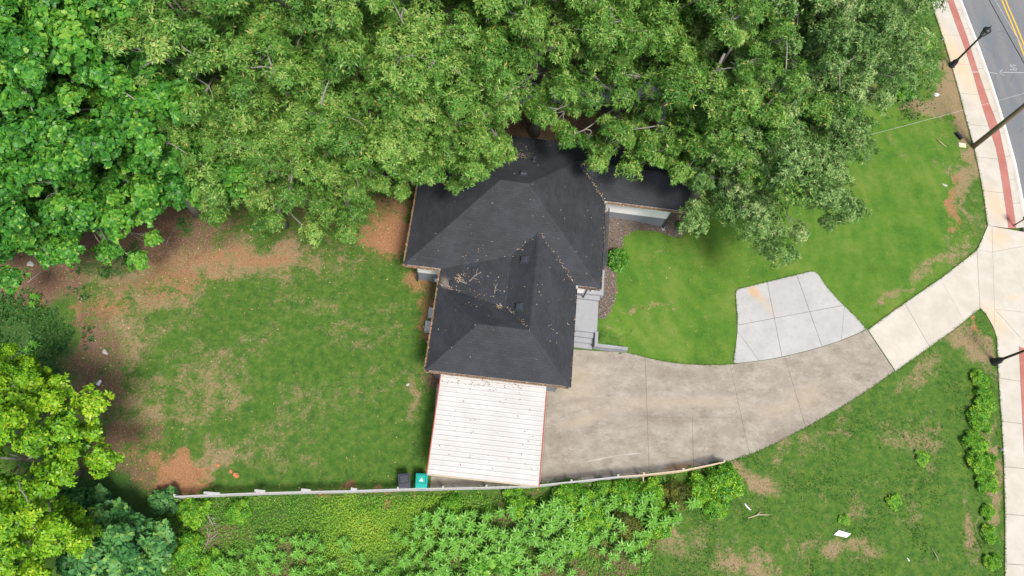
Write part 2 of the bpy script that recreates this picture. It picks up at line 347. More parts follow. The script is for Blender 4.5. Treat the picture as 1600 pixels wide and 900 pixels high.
def np_mesh(name, verts, faces_flat, nside, mat, tint=None):
    """fast mesh from numpy: all faces with nside corners"""
    me = bpy.data.meshes.new(name); nf = len(faces_flat) // nside
    me.vertices.add(len(verts)); me.vertices.foreach_set('co', np.ascontiguousarray(verts, np.float32).ravel())
    me.loops.add(len(faces_flat)); me.loops.foreach_set('vertex_index', np.asarray(faces_flat, np.int32))
    me.polygons.add(nf); me.polygons.foreach_set('loop_start', np.arange(0, nf * nside, nside, dtype=np.int32))
    try: me.polygons.foreach_set('loop_total', np.full(nf, nside, np.int32))
    except Exception: pass
    if tint is not None:
        a = me.attributes.new('tint', 'FLOAT', 'FACE'); a.data.foreach_set('value', np.clip(tint, 0, 1).astype(np.float32))
    me.materials.append(mat); me.update(calc_edges=True); me.validate()
    return me
def unit(a): return a / np.maximum(np.linalg.norm(a, axis=-1, keepdims=True), 1e-9)
LEAF = {  # outlines in (along, across, lift)
    'narrow': [(0, 0, 0), (0.45, 0.5, 0.10), (1, 0, -0.12), (0.45, -0.5, 0.10)],
    'oval': [(0, 0, 0), (0.28, 0.46, 0.10), (0.70, 0.42, 0.04), (1, 0, -0.15), (0.70, -0.42, 0.04), (0.28, -0.46, 0.10)],
    'lobed': [(0, 0, 0), (0.12, 0.52, 0.06), (0.66, 0.44, 0.02), (1, 0, -0.12), (0.66, -0.44, 0.02), (0.12, -0.52, 0.06)],
    'blade': [(0, 0.5, 0), (1, 0, 0), (0, -0.5, 0)],
}
def leaves(P, D, Nn, L, Wd, shape):
    prof = np.array(LEAF[shape]); k = len(prof); n = len(P)
    D = unit(D); S = unit(np.cross(D, Nn)); Nn = np.cross(S, D)
    L = np.broadcast_to(L, (n,)); Wd = np.broadcast_to(Wd, (n,))
    v = (P[:, None] + D[:, None] * (prof[:, 0][None, :, None] * L[:, None, None]) + S[:, None] * (prof[:, 1][None, :, None] * Wd[:, None, None])
         + Nn[:, None] * (prof[:, 2][None, :, None] * L[:, None, None]))
    return v.reshape(-1, 3), k
def leaf_mesh(name, P, D, Nn, L, Wd, shape, mat, tint):
    v, k = leaves(P, D, Nn, L, Wd, shape)
    return np_mesh(name, v, np.arange(len(v), dtype=np.int32), k, mat, tint)
def sphere_dirs(n, r): return unit(r.normal(size=(n, 3)))

def inpoly(x, y, poly):
    poly = np.asarray(poly, float); r = np.zeros(np.shape(x), bool); j = len(poly) - 1
    for i in range(len(poly)):
        xi, yi = poly[i]; xj, yj = poly[j]
        if yi != yj: r ^= ((yi > y) != (yj > y)) & (x < (xj - xi) * (y - yi) / (yj - yi) + xi)
        j = i
    return r
def smooth_line(p, it=2):
    p = [Vector(q[:2]) for q in p]
    for _ in range(it):
        o = [p[0]]
        for a, b in zip(p[:-1], p[1:]): o += [a * 0.75 + b * 0.25, a * 0.25 + b * 0.75]
        p = o + [p[-1]]
    return p
def P2(pts, z=0.0): return [at(x, y, z).to_2d() for x, y in pts]
def clip(poly, a, b, gap):
    """part of poly on the left of a->b, kept gap away from the line"""
    n = Vector((-(b - a).y, (b - a).x)).normalized(); out = []
    dist = [(p - a).dot(n) - gap for p in poly]
    for i in range(len(poly)):
        j = (i + 1) % len(poly)
        if dist[i] >= 0: out.append(poly[i])
        if (dist[i] >= 0) != (dist[j] >= 0): out.append(poly[i] + (poly[j] - poly[i]) * (dist[i] / (dist[i] - dist[j])))
    return out
def cut(polys, a, b, gap=0.007, only=None):
    res = []
    for q in polys:
        if only and not only(sum(q, Vector((0, 0))) / len(q)): res.append(q); continue
        for s in (clip(q, a, b, gap), clip(q, b, a, gap)):
            if len(s) > 2:
                ar = abs(sum(s[i].x * s[(i + 1) % len(s)].y - s[(i + 1) % len(s)].x * s[i].y for i in range(len(s)))) / 2
                if ar > 0.02: res.append(s)
    return res
def ribbon(pts, wd, z, mat, name, parent=None, thick=0.003):
    pts = [Vector(p[:2]) for p in pts]; m = MB()
    L, R = [], []
    for i, p in enumerate(pts):
        d = (pts[min(i + 1, len(pts) - 1)] - pts[max(i - 1, 0)]).normalized(); n = Vector((-d.y, d.x)) * wd / 2
        L.append(p + n); R.append(p - n)
    for i in range(len(pts) - 1):
        m.hexa([(*R[i], z - thick), (*R[i + 1], z - thick), (*L[i + 1], z - thick), (*L[i], z - thick), (*R[i], z), (*R[i + 1], z), (*L[i + 1], z), (*L[i], z)])
    return m.build(name, mat, parent)

# ------------------------------------------------------------------ surveyed outlines (world metres)
DRV_TOP = P2([(890, 546), (935, 549), (980, 551), (1010, 559), (1040, 566), (1080, 570), (1120, 571), (1146, 569)])
DRV_PAD = P2([(1146, 569), (1200, 563), (1250, 552), (1300, 538), (1340, 522), (1354, 515)])
DRV_LOW = P2([(1397, 580), (1370, 600), (1330, 627), (1280, 656), (1230, 683), (1190, 703), (1160, 714), (1132, 723), (1060, 737), (1000, 745), (940, 750), (850, 756), (672, 768)])
DRIVE = smooth_line(DRV_TOP + DRV_PAD[1:]) + smooth_line(DRV_LOW) + P2([(682, 600), (870, 600)])
PAD = smooth_line(DRV_PAD)[::-1]
PAD = P2([(1146, 565), (1149, 545), (1152, 520), (1152, 495), (1150, 470), (1149, 457), (1153, 452)]) + P2([(1190, 443), (1230, 433), (1266, 424.5), (1274, 425.5), (1279, 430)]) + P2([(1290, 447), (1310, 470), (1335, 494), (1350, 511)]) + [p + Vector((0.0, 0.03)) for p in PAD[1:-1]]
APRON = P2([(1356, 515.5), (1400, 483), (1470, 435), (1520, 396), (1526, 391), (1535, 372), (1543, 353), (1600, 363), (1640, 370), (1650, 545), (1600, 545), (1557, 527), (1551, 510), (1540, 491), (1531, 482), (1490, 515), (1440, 551), (1399, 580)])
SWU_L = P2([(1428, -70), (1453, 0), (1465, 35), (1478, 75), (1487, 105), (1497, 140), (1510, 190), (1521, 228), (1530, 270), (1537, 310), (1543, 353)])
RED_L = P2([(1455, -70), (1479.5, 0), (1493, 40), (1505, 70), (1520, 117), (1535, 170), (1546, 203), (1557, 237), (1566, 292), (1575, 357)])
RED_R = P2([(1465, -70), (1489, 0), (1510, 57), (1527, 110), (1545, 162), (1560, 200), (1572, 257), (1579, 300), (1587, 357)])
KERB = P2([(1478, -70), (1502, 0), (1525, 60), (1550, 130), (1571, 197), (1587, 255), (1600, 320), (1606, 357), (1612, 420), (1620, 520), (1635, 620), (1645, 720), (1650, 800), (1655, 900), (1665, 1050)])
SWL_L = P2([(1557, 527), (1560, 600), (1564, 650), (1568, 720), (1570, 800), (1570, 900), (1568, 1050)])
REDL_L = P2([(1591, 533), (1594, 600), (1598, 680), (1600, 720), (1604, 800), (1606, 900), (1606, 1050)])
REDL_R = P2([(1603, 533), (1606, 600), (1610, 680), (1612, 720), (1616, 800), (1618, 900), (1618, 1050)])
MULCH = P2([(948, 338), (1036, 346), (1050, 328), (1073, 331), (1073, 360), (1064, 368), (1050, 365), (1035, 361), (1005, 358), (985, 362), (973, 371), (972, 384), (963, 396), (962, 430), (960, 470), (952, 488), (944, 499), (934, 500), (936, 440), (940, 400)], 0.3)

# house frame: origin at the south-west eave corner, u east, v north
HA = math.radians(-5.5)
HU, HV = Vector((math.cos(HA), math.sin(HA))), Vector((-math.sin(HA), math.cos(HA)))
HO = at(665, 578, 3.0).to_2d()
def hw(u, v, z=0.0): q = HO + HU * u + HV * v; return Vector((q.x, q.y, z))
FOOT = [(0.35, 0.4), (6.85, 0.4), (6.85, 5.9), (7.9, 5.9), (7.9, 11.3), (12.6, 11.3), (12.6, 14.05), (-1.35, 14.05), (-1.35, 5.95), (0.35, 5.95)]

# ------------------------------------------------------------------ terrain
def vnoise(x, y, scale, seed, octv=4):
    out = np.zeros_like(x); amp, tot = 1.0, 0
    for o in range(octv):
        g = np.random.default_rng(seed + o).random((256, 256)); u, v = x * scale, y * scale; i, j = np.floor(u).astype(int), np.floor(v).astype(int); fu, fv = u - i, v - j
        fu, fv = fu * fu * (3 - 2 * fu), fv * fv * (3 - 2 * fv); i &= 255; j &= 255; i1, j1 = (i + 1) & 255, (j + 1) & 255
        out += amp * ((g[i, j] * (1 - fu) + g[i1, j] * fu) * (1 - fv) + (g[i, j1] * (1 - fu) + g[i1, j1] * fu) * fv); tot += amp; amp *= .6; scale *= 2.1
    return out / tot
def build_ground():
    xs = np.concatenate([[-900, -300, -120, -60, -45, -38], np.arange(-33, 44.01, 0.24), [50, 60, 120, 300, 900]])
    ys = np.concatenate([[-900, -300, -100, -40, -18, -10], np.arange(-6, 46.01, 0.24), [52, 60, 80, 120, 300, 900]])
    X, Y = np.meshgrid(xs, ys); x, y = X.ravel(), Y.ravel()
    z = 0.02 * np.sin(x * 0.9) * np.cos(y * 0.7) + 0.015 * np.sin(x * 2.3 + y * 1.7)
    # the front lawn is banked up behind the little wall by the steps and along the porch
    q = (np.stack([x, y], -1) - np.array(HO)); u = q @ np.array(HU); v = q @ np.array(HV)
    du = np.maximum(0, np.maximum(8.4 - u, u - 9.6)); dv = np.maximum(0, np.maximum(3.2 - v, v - 11.0))
    d = np.hypot(du, dv); bank = 0.5 * np.clip(1 - d / 4.5, 0, 1) ** 1.3
    edge = np.array([tuple(p) for p in smooth_line(DRV_TOP[2:] + DRV_PAD[1:])])
    de = np.min(np.hypot(x[:, None] - edge[None, :, 0], y[:, None] - edge[None, :, 1]), axis=1)
    bank = np.where(u > 10.3, np.minimum(bank, 0.02 + 0.22 * de), bank)
    bank = np.where((v < 3.15) | (u < 6.9) | ((u < 8.92) & (v < 4.0)), 0, bank)
    z = z + bank
    def edge_dist(pl):
        d = np.full(len(x), 1e9); pl = [tuple(p) for p in pl]
        for (ax, ay), (bx, by) in zip(pl, pl[1:] + pl[:1]):
            ex, ey = bx - ax, by - ay; tt = np.clip(((x - ax) * ex + (y - ay) * ey) / max(ex * ex + ey * ey, 1e-9), 0, 1)
            d = np.minimum(d, np.hypot(x - ax - tt * ex, y - ay - tt * ey))
        return d
    rd = [tuple(p) for p in SWU_L] + [tuple(p) for p in SWL_L] + [(200, -10), (200, 200), (60, 60)]
    for pl, dep in ((DRIVE, -0.06), (PAD, -0.06), (APRON, -0.06), (rd, -0.2)):
        ins = inpoly(x, y, [tuple(p) for p in pl]); ed = edge_dist(pl); near = ed < 0.36
        low = near & (bank < 0.08)
        z = np.where(low, np.minimum(z, 0.0 if pl is not rd else -0.002), z); z = np.where(ins & ~near, dep, z); z = np.where(ins & near, np.minimum(z, 0.0), z)
    # ground cover weights, surveyed from the air photo
    px, py = proj_np(x, y, np.zeros_like(x)); ok = (np.abs(x) < 60) & (y > -20) & (y < 60)
    w1 = (vnoise(x + 200, y + 200, .35, 11, 5) - .5); w2 = (vnoise(x + 200, y + 200, .35, 23, 5) - .5); inyard = ~inpoly(px, py, [(900, 300), (1100, 300), (1100, 400), (960, 520), (900, 520)])
    px = px + np.where(inyard, w1 * 150, 0); py = py + np.where(inyard, w2 * 120, 0)
    A = np.zeros((len(x), 4)); B = np.zeros((len(x), 4)); A[:, 3] = B[:, 3] = 1
    def b(arr, ch, cx, cy, rx, ry, wt=1.0, rot=0.0):
        c, s = math.cos(rot), math.sin(rot); X1 = (px - cx) * c + (py - cy) * s; Y1 = -(px - cx) * s + (py - cy) * c
        if arr is A: wt = wt * 1.12
        arr[:, ch] = np.maximum(arr[:, ch], np.where(ok, wt * np.exp(-((X1 / rx) ** 2 + (Y1 / ry) ** 2) ** 1.4 * 0.7), 0))
    A[:, 0] = np.where(ok, .24, .2)
    A[:, 0] = np.where(inpoly(px, py, [(270, 340), (640, 340), (690, 460), (660, 760), (270, 770), (60, 700), (110, 420)]), .22, A[:, 0])
    A[:, 0] = np.where(inpoly(px, py, [(1130, 720), (1400, 585), (1540, 480), (1560, 600), (1570, 930), (950, 930), (1000, 850)]), .27, A[:, 0])
    DRY, CLAY, LIT, LAWN, DARK, YEL = (A, 0), (A, 1), (A, 2), (B, 0), (B, 1), (B, 2)
    for m, *r in [
        (LAWN, 1200, 430, 330, 150, 1), (LAWN, 1390, 290, 110, 190, 1), (LAWN, 1060, 480, 150, 110, 1), (LAWN, 1430, 250, 60, 110, 1), (LAWN, 1100, 320, 120, 120, 1),
        (DRY, 360, 400, 190, 34, .62), (DRY, 210, 540, 80, 100, .4), (CLAY, 270, 440, 90, 34, .5), (CLAY, 180, 480, 60, 34, .5), (CLAY, 130, 570, 30, 90, .5), (CLAY, 200, 700, 50, 40, .5), (DRY, 330, 620, 70, 60, .42), (CLAY, 400, 400, 70, 22, .55), (DRY, 250, 460, 120, 45, .50), (DRY, 440, 395, 45, 22, .75), (DRY, 310, 600, 90, 90, .44), (DRY, 300, 660, 70, 40, .46), (DRY, 190, 520, 80, 70, .5), (DRY, 560, 520, 80, 50, .36),
        (DRY, 500, 640, 120, 60, .36), (DRY, 430, 700, 80, 40, .44), (DRY, 340, 730, 50, 30, .6), (DRY, 600, 620, 60, 60, .33), (DRY, 470, 470, 90, 40, .36), (DRY, 640, 640, 20, 90, .5), (DRY, 400, 540, 60, 40, .38),
        (CLAY, 330, 400, 170, 30, .50), (DRY, 300, 405, 210, 46, .66), (LIT, 150, 560, 46, 140, .55), (DRY, 200, 640, 60, 80, .5), (LIT, 230, 430, 90, 40, .42), (CLAY, 585, 360, 50, 40, .6),
        (CLAY, 605, 385, 46, 46, .72), (CLAY, 640, 440, 34, 60, .6), (CLAY, 665, 505, 14, 80, .55), (CLAY, 615, 335, 40, 40, .6), (CLAY, 520, 280, 30, 50, .5), (CLAY, 280, 745, 60, 24, .75), (CLAY, 420, 395, 50, 20, .4), (CLAY, 132, 490, 16, 28, .6),
        (CLAY, 520, 770, 60, 10, .55), (CLAY, 600, 768, 40, 8, .55), (CLAY, 1060, 190, 40, 50, .8), (CLAY, 350, 385, 60, 30, .35),
        (LIT, 100, 330, 200, 90, .85), (LIT, 60, 420, 120, 40, .75), (LIT, 250, 360, 70, 40, .7), (LIT, 270, 340, 90, 70, .8), (LIT, 130, 560, 26, 90, .62), (LIT, 95, 620, 30, 60, .6), (LIT, 200, 700, 46, 40, .62), (LIT, 190, 745, 60, 26, .65), (LIT, 170, 640, 30, 60, .42),
        (LIT, 670, 570, 10, 60, .6), (LIT, 685, 600, 10, 40, .6), (LIT, 676, 470, 14, 40, .55), (LIT, 400, 150, 700, 190, .8), (LIT, 1100, 120, 300, 90, .7), (LIT, 820, 150, 300, 90, .8),
        (LIT, 740, 880, 90, 50, .6), (LIT, 850, 890, 100, 40, .6), (LIT, 430, 880, 60, 40, .55), (LIT, 330, 840, 70, 60, .5), (LIT, 800, 800, 60, 40, .6), (LIT, 960, 860, 60, 40, .6), (LIT, 900, 800, 120, 40, .5),
        (DARK, 25, 515, 90, 90, .8), (DARK, 95, 495, 30, 30, .55), (DARK, 85, 600, 30, 60, .55), (DARK, 130, 640, 26, 50, .45), (DARK, 120, 450, 40, 18, .5), (DARK, 60, 610, 60, 60, .8), (DARK, 175, 400, 60, 22, .6), (DARK, 215, 370, 30, 30, .6), (DARK, 300, 345, 30, 20, .55), (DARK, 150, 800, 120, 60, .8), (DARK, 330, 800, 90, 30, .55),
        (DARK, 560, 60, 120, 90, .7), (DARK, 100, 120, 200, 160, .6), (DARK, 460, 120, 60, 60, .6),
        (YEL, 570, 830, 100, 50, .9), (YEL, 640, 800, 70, 26, .8), (YEL, 540, 870, 60, 30, .7), (YEL, 1475, 760, 20, 60, .42),
        (DRY, 1440, 150, 50, 24, .8), (DRY, 1495, 160, 24, 70, .75), (DRY, 1500, 270, 24, 90, .62), (DRY, 1515, 300, 14, 80, .55), (DRY, 1480, 420, 60, 16, .62, -.7), (DRY, 1410, 460, 60, 12, .62, -.6), (DRY, 1535, 370, 20, 30, .5), (DRY, 1360, 490, 30, 12, .5, -.6),
        (CLAY, 1485, 335, 14, 34, .62), (CLAY, 1490, 290, 14, 30, .5), (DRY, 1470, 380, 24, 24, .5), (DRY, 1475, 230, 30, 30, .42), (CLAY, 1545, 505, 14, 14, .6),
        (DRY, 1520, 535, 50, 34, .62), (DRY, 1440, 590, 60, 24, .5, -.5), (DRY, 1300, 680, 90, 20, .42, -.5), (DRY, 1185, 735, 40, 26, .66), (DRY, 1210, 690, 30, 14, .5), (DRY, 1545, 780, 10, 130, .6), (DRY, 1560, 700, 8, 190, .6),
        (DRY, 1365, 860, 40, 30, .62), (DRY, 1325, 870, 24, 30, .6), (DRY, 1160, 880, 60, 40, .55), (DRY, 1360, 780, 30, 30, .42), (DRY, 1050, 860, 60, 40, .48), (DRY, 1260, 840, 60, 40, .40), (DRY, 1430, 690, 60, 40, .42), (DRY, 1000, 490, 46, 16, .52), (DRY, 1030, 510, 20, 10, .5), (DRY, 1400, 230, 40, 8, .4), (DRY, 1460, 790, 20, 50, .4),
        (DRY, 948, 520, 12, 30, .45), (DRY, 1040, 390, 60, 40, .34)]: b(*m, *r)
    A[:, 0] = np.where(B[:, 0] > .5, np.minimum(A[:, 0], .22 + .9 * np.maximum(A[:, 0] - .3, 0)), A[:, 0])
    A[inpoly(x, y, [tuple(p) for p in MULCH]), 2] = 0.95
    far = ~ok; B[far, 1] = 0.6
    nx, ny = len(xs), len(ys)
    i = (np.arange(ny - 1)[:, None] * nx + np.arange(nx - 1)[None]).ravel()
    f = np.stack([i, i + 1, i + nx + 1, i + nx], -1).ravel()
    me = np_mesh('ground', np.stack([x, y, z], -1), f, 4, M['ground'])
    for nm, arr in (('mask_a', A), ('mask_b', B)):
        ca = me.attributes.new(nm, 'FLOAT_COLOR', 'POINT'); ca.data.foreach_set('color', arr.astype(np.float32).ravel())
    me.shade_smooth()
    o = link(bpy.data.objects.new('ground', me)); tag(o, 'patchy grass, clay and leaf strewn soil of the yard', 'ground', kind='structure')
    return xs, ys, z.reshape(ny, nx), A.reshape(ny, nx, 4), B.reshape(ny, nx, 4)
GX, GY, GZ, GA, GB = build_ground()
def sample(arr, x, y):
    i = np.clip(np.searchsorted(GX, x) - 1, 0, len(GX) - 2); j = np.clip(np.searchsorted(GY, y) - 1, 0, len(GY) - 2)
    fx = np.clip((x - GX[i]) / (GX[i + 1] - GX[i]), 0, 1); fy = np.clip((y - GY[j]) / (GY[j + 1] - GY[j]), 0, 1)
    if arr.ndim == 3: fx, fy = fx[..., None], fy[..., None]
    return (arr[j, i] * (1 - fx) + arr[j, i + 1] * fx) * (1 - fy) + (arr[j + 1, i] * (1 - fx) + arr[j + 1, i + 1] * fx) * fy
def gz(x, y): return float(sample(GZ, np.array([x]), np.array([y]))[0])

# ------------------------------------------------------------------ paving
def paved(name, label, outline, pieces, mat, z=0.035, piece='slab'):
    base = MB().prism(outline, -0.12, z - 0.016).build(name, M['bed']); tag(base, label, 'paving', kind='structure')
    for q in pieces: MB().prism(q, z - 0.014, z + random.uniform(-0.003, 0.003)).build(piece, mat, base)
    return base
def line(a, b): return at(*a).to_2d(), at(*b).to_2d()
pcs = [DRIVE]
for a, b in (((1007, 540), (1015, 760)), ((1138, 560), (1172, 715)), ((1225, 555), (1262, 680)), ((858, 590), (845, 770))): pcs = cut(pcs, *line(a, b))
a, b = line((1081, 640), (1084, 750)); m1 = at(1080, 680).to_2d()
pcs = cut(pcs, *line((1010, 652), (1165, 652)), gap=0.004, only=lambda c: at(1012, 650).x < c.x < at(1160, 650).x)
pcs = cut(pcs, a, b, only=lambda c: at(1012, 690).x < c.x < at(1150, 690).x and c.y < at(1080, 660).y)
paved('driveway', 'stained old concrete driveway curving from carport to street apron', DRIVE, pcs, M['old_concrete'])
pcs = [PAD]
for a, b in (((1140, 510.5), (1330, 475)), ((1197, 435), (1224, 570)), ((1241, 420), (1287, 550))): pcs = cut(pcs, *line(a, b), gap=.012)
pcs = cut(pcs, *line((1154, 521), (1188, 567)), only=lambda c: c.x < at(1210, 540).x and c.y < at(1170, 508).y)
pcs = cut(pcs, *line((1319, 480), (1313, 545)), only=lambda c: c.x > at(1275, 520).x and c.y < at(1300, 478).y)
paved('parking_pad', 'pale grey six panel concrete turning pad beside the driveway', PAD, pcs, M['pad_concrete'])
pcs = [APRON]
for a, b in (((1411, 470), (1455, 548)), ((1466, 430), (1508, 508)), ((1525.5, 385), (1531, 490)), ((1549, 340), (1554.5, 540))):
    pcs = cut(pcs, *line(a, b))
pcs = cut(pcs, *line((1549, 394), (1640, 378)), only=lambda c: c.x > at(1551, 440).x)
pcs = cut(pcs, *line((1530, 481), (1640, 492)), only=lambda c: c.x > at(1551, 440).x and c.y < at(1590, 440).y)
pcs = cut(pcs, *line((1526, 391), (1549, 394.5)), only=lambda c: at(1528, 430).x < c.x < at(1552, 440).x)
pcs = cut(pcs, *line((1556, 486), (1600, 535)), only=lambda c: c.x > at(1553, 440).x and c.y < at(1590, 480).y)
paved('driveway_apron', 'new white concrete apron where the driveway meets the sidewalk', APRON, pcs, M['new_concrete'], 0.04)
def resample(pl, n):
    pl = [Vector(p) for p in pl]; d = [0]
    for a, b in zip(pl[:-1], pl[1:]): d.append(d[-1] + (b - a).length)
    out = []
    for t in np.linspace(0, d[-1], n):
        k = min(int(np.searchsorted(d, t, 'right')) - 1, len(pl) - 2); f = (t - d[k]) / max(d[k + 1] - d[k], 1e-6); out.append(pl[k].lerp(pl[k + 1], f))
    return out
def strip(parent, name, A_, B_, n, mat, z, gap=0.012, sub=3):
    a, b = resample(A_, n * sub + 1), resample(B_, n * sub + 1)
    for i in range(n):
        L = a[i * sub:(i + 1) * sub + 1]; R = b[i * sub:(i + 1) * sub + 1]
        L = [L[0] + (L[1] - L[0]).normalized() * gap] + L[1:-1] + [L[-1] + (L[-2] - L[-1]).normalized() * gap]
        R = [R[0] + (R[1] - R[0]).normalized() * gap] + R[1:-1] + [R[-1] + (R[-2] - R[-1]).normalized() * gap]
        MB().prism(R + L[::-1], z - 0.03, z).build(name, mat, parent)
def inset(A_, B_, d=0.012):
    return [p + (q - p).normalized() * d for p, q in zip(resample(A_, 40), resample(B_, 40))]
KU = KERB[:8]; KL = [p for p in KERB[9:]]
def kin(K, w_):   # line w_ metres inside the kerb
    K = [Vector(k) for k in K]; o = []
    for i, p in enumerate(K):
        d = (K[min(i + 1, len(K) - 1)] - K[max(0, i - 1)]).normalized(); o.append(p + Vector((d.y, -d.x)) * w_)
    return o
for nm, lab, SL, RL, RR, KK, n1, n2 in (('sidewalk', 'cream concrete sidewalk with red band north of the apron', SWU_L, RED_L, RED_R, KU, 9, 5),
                                     ('sidewalk', 'cream concrete sidewalk with red band south of the apron', SWL_L, REDL_L, REDL_R, KL, 7, 5)):
    outer = kin(KK, 0.30) if nm == 'sidewalk' else KK
    base = MB().prism(list(SL) + list(outer)[::-1], -0.15, 0.008).build(nm, M['bed']); tag(base, lab, 'sidewalk', kind='structure')
    strip(base, 'slab', SL, inset(RL, SL), n1, M['new_concrete'], 0.04)
    strip(base, 'red_band', RL, RR, n2, M['red_band'], 0.039, 0.004, 6)
    strip(base, 'slab', inset(RR, outer), outer, n1 + 4, M['new_concrete'], 0.04)
kerb = MB()
ko, ki = resample(KERB, 60), resample(kin(KERB, 0.29), 60)
for i in range(59):
    kerb.hexa([(*ki[i], -0.2), (*ko[i], -0.2), (*ko[i + 1], -0.2), (*ki[i + 1], -0.2), (*ki[i], 0.041), (*ko[i], 0.041), (*ko[i + 1], 0.041), (*ki[i + 1], 0.041)])
ko_ = kerb.build('kerb', M['new_concrete']); tag(ko_, 'pale concrete kerb along the street', 'kerb', kind='structure')
ribbon(resample(kin(KERB, 0.06), 80), 0.13, 0.046, M['white_line'], 'painted_edge', ko_)
rv = [(*p, -0.10) for p in resample(KERB, 40)]
north = at(1900, -90); south = Vector((70, -12))
road = MB(); road.poly(rv[::-1] + [(rv[0][0] + 5, rv[0][1] + 6, -0.10), (90, 60, -0.10), (90, -14, -0.10)])
ro = road.build('road', M['asphalt']); tag(ro, 'blue grey asphalt street along the right edge', 'road', kind='structure')
for off, pts in ((0, [(1541, -70), (1565, 0), (1582, 40), (1600, 85), (1625, 160)]), (1, [(1547, -70), (1570.5, 0), (1586, 35), (1604, 80), (1631, 158)])):
    ribbon(smooth_line(P2(pts, -0.1)), 0.12, -0.094, M['yellow_line'], 'yellow_line', ro)
for pts in ([(1625, 114), (1565, 113)], [(1566, 109), (1562, 113), (1564, 115.5), (1570, 118.5)], [(1546, 113), (1558, 115)], [(1578, 101.5), (1580, 105), (1582, 104), (1580, 101.5), (1578, 101.5)], [(1582, 102), (1588, 102)],
            [(1584, 106), (1583.5, 109), (1587.5, 110), (1588, 107), (1585, 105.5), (1584, 106)], [(1578, 109), (1583, 109)]):
    ribbon(P2(pts, -0.1), 0.055, -0.094, M['spray'], 'sprayed_mark', ro)
ribbon(P2([(1518.5, 112.5), (1528.5, 112.5)], 0.04), 0.07, 0.045, M['spray'], 'sprayed_mark', base if False else ro)
# ------------------------------------------------------------------ house
house = empty('house', hw(0, 0)); house.rotation_euler.z = HA
tag(house, 'one storey white house with charcoal hipped shingle roof and grey foundation', 'house')
ZE = 3.0
ROOF = {
 'west': [(-1.92, 5.52, 3), (2.53, 9.97, 5.225), (-1.92, 14.42, 3)],
 'south': [(-1.92, 5.52, 3), (0, 5.52, 3), (3.6, 6.52, 3.5), (4.9, 7.82, 4.15), (7.2, 5.52, 3), (8.5, 5.52, 3), (4.05, 9.97, 5.225), (2.53, 9.97, 5.225)],
 'east': [(8.5, 5.52, 3), (8.5, 10.87, 3), (6.725, 12.645, 3.8875), (4.05, 9.97, 5.225)],
 'north': [(13.24, 14.42, 3), (-1.92, 14.42, 3), (2.53, 9.97, 5.225), (4.05, 9.97, 5.225), (6.725, 12.645, 3.8875), (13.24, 12.645, 3.8875)],
 'wing_south': [(8.5, 10.87, 3), (13.24, 10.87, 3), (13.24, 12.645, 3.8875), (6.725, 12.645, 3.8875)],
 'lower_east': [(7.2, 0, 3), (7.2, 5.52, 3), (4.9, 7.82, 4.15), (4.9, 2.3, 4.15)],
 'lower_south': [(0, 0, 3), (7.2, 0, 3), (4.9, 2.3, 4.15), (2.3, 2.3, 4.15)],
 'lower_west': [(0, 4.6, 3), (0, 0, 3), (2.3, 2.3, 4.15)],
 'lower_north': [(4.9, 2.3, 4.15), (3.6, 3.6, 3.5), (0, 4.6, 3), (2.3, 2.3, 4.15)],
 'ridge_west': [(3.6, 6.52, 3.5), (3.6, 3.6, 3.5), (4.9, 2.3, 4.15), (4.9, 7.82, 4.15)],
 'saddle': [(0, 5.52, 3), (0, 4.6, 3), (3.6, 3.6, 3.5), (3.6, 6.52, 3.5)]}
SOUTH_DIR = {'west': (0, -1), 'south': (1, 0), 'east': (0, 1), 'north': (-1, 0), 'wing_south': (1, 0), 'lower_east': (0, 1), 'lower_south': (1, 0), 'lower_west': (0, -1), 'lower_north': (-1, 0), 'ridge_west': (0, -1), 'saddle': (0, -1)}
def plane_of(f):
    a, b = Vector(f[0]), Vector(f[1])
    for c in f[2:]:
        n = (b - a).cross(Vector(c) - a)
        if n.length > 1e-3: break
    n.normalize()
    return n if n.z > 0 else -n
def roof_z(u, v):
    for f in ROOF.values():
        if inpoly(np.array([u]), np.array([v]), [(p[0], p[1]) for p in f])[0]:
            n = plane_of(f); return f[0][2] - (n.x * (u - f[0][0]) + n.y * (v - f[0][1])) / n.z, n
    return None, None
def build_roof():
    m = MB(); uvs = []
    for k, f in ROOF.items():
        n = plane_of(f); d = Vector((*SOUTH_DIR[k], 0)); up = n.cross(d)
        ff = list(f)
        nn = sum(((Vector(ff[i]).cross(Vector(ff[(i + 1) % len(ff)]))) for i in range(len(ff))), Vector())
        if nn.z < 0: ff = ff[::-1]
        m.poly(ff)
        for p in ff: uvs.append((Vector(p).dot(d), Vector(p).dot(up)))
    me = m.mesh('roof', M['shingle']); uvl = me.uv_layers.new(name='UVMap')
    for i, q in enumerate(uvs): uvl.data[i].uv = q
    return link(bpy.data.objects.new('roof', me), house)
roof = build_roof()
EAVE = [(-1.92, 5.52), (0, 5.52), (0, 0), (7.2, 0), (7.2, 5.52), (8.5, 5.52), (8.5, 10.87), (13.24, 10.87), (13.24, 14.42), (-1.92, 14.42)]
def eave_edges():
    for i in range(len(EAVE)): yield Vector((*EAVE[i], 0)), Vector((*EAVE[(i + 1) % len(EAVE)], 0))
for a, b in eave_edges():
    d = (b - a).normalized(); inn = Vector((-d.y, d.x, 0))
    MB().beam(a + inn * 0.03 + Vector((0, 0, 2.905)), b + inn * 0.03 + Vector((0, 0, 2.905)), 0.04, 0.17).build('fascia', M['trim_white'], roof)
MB().poly([(u, v, 2.86) for u, v in EAVE][::-1]).build('soffit', M['trim_white'], roof)
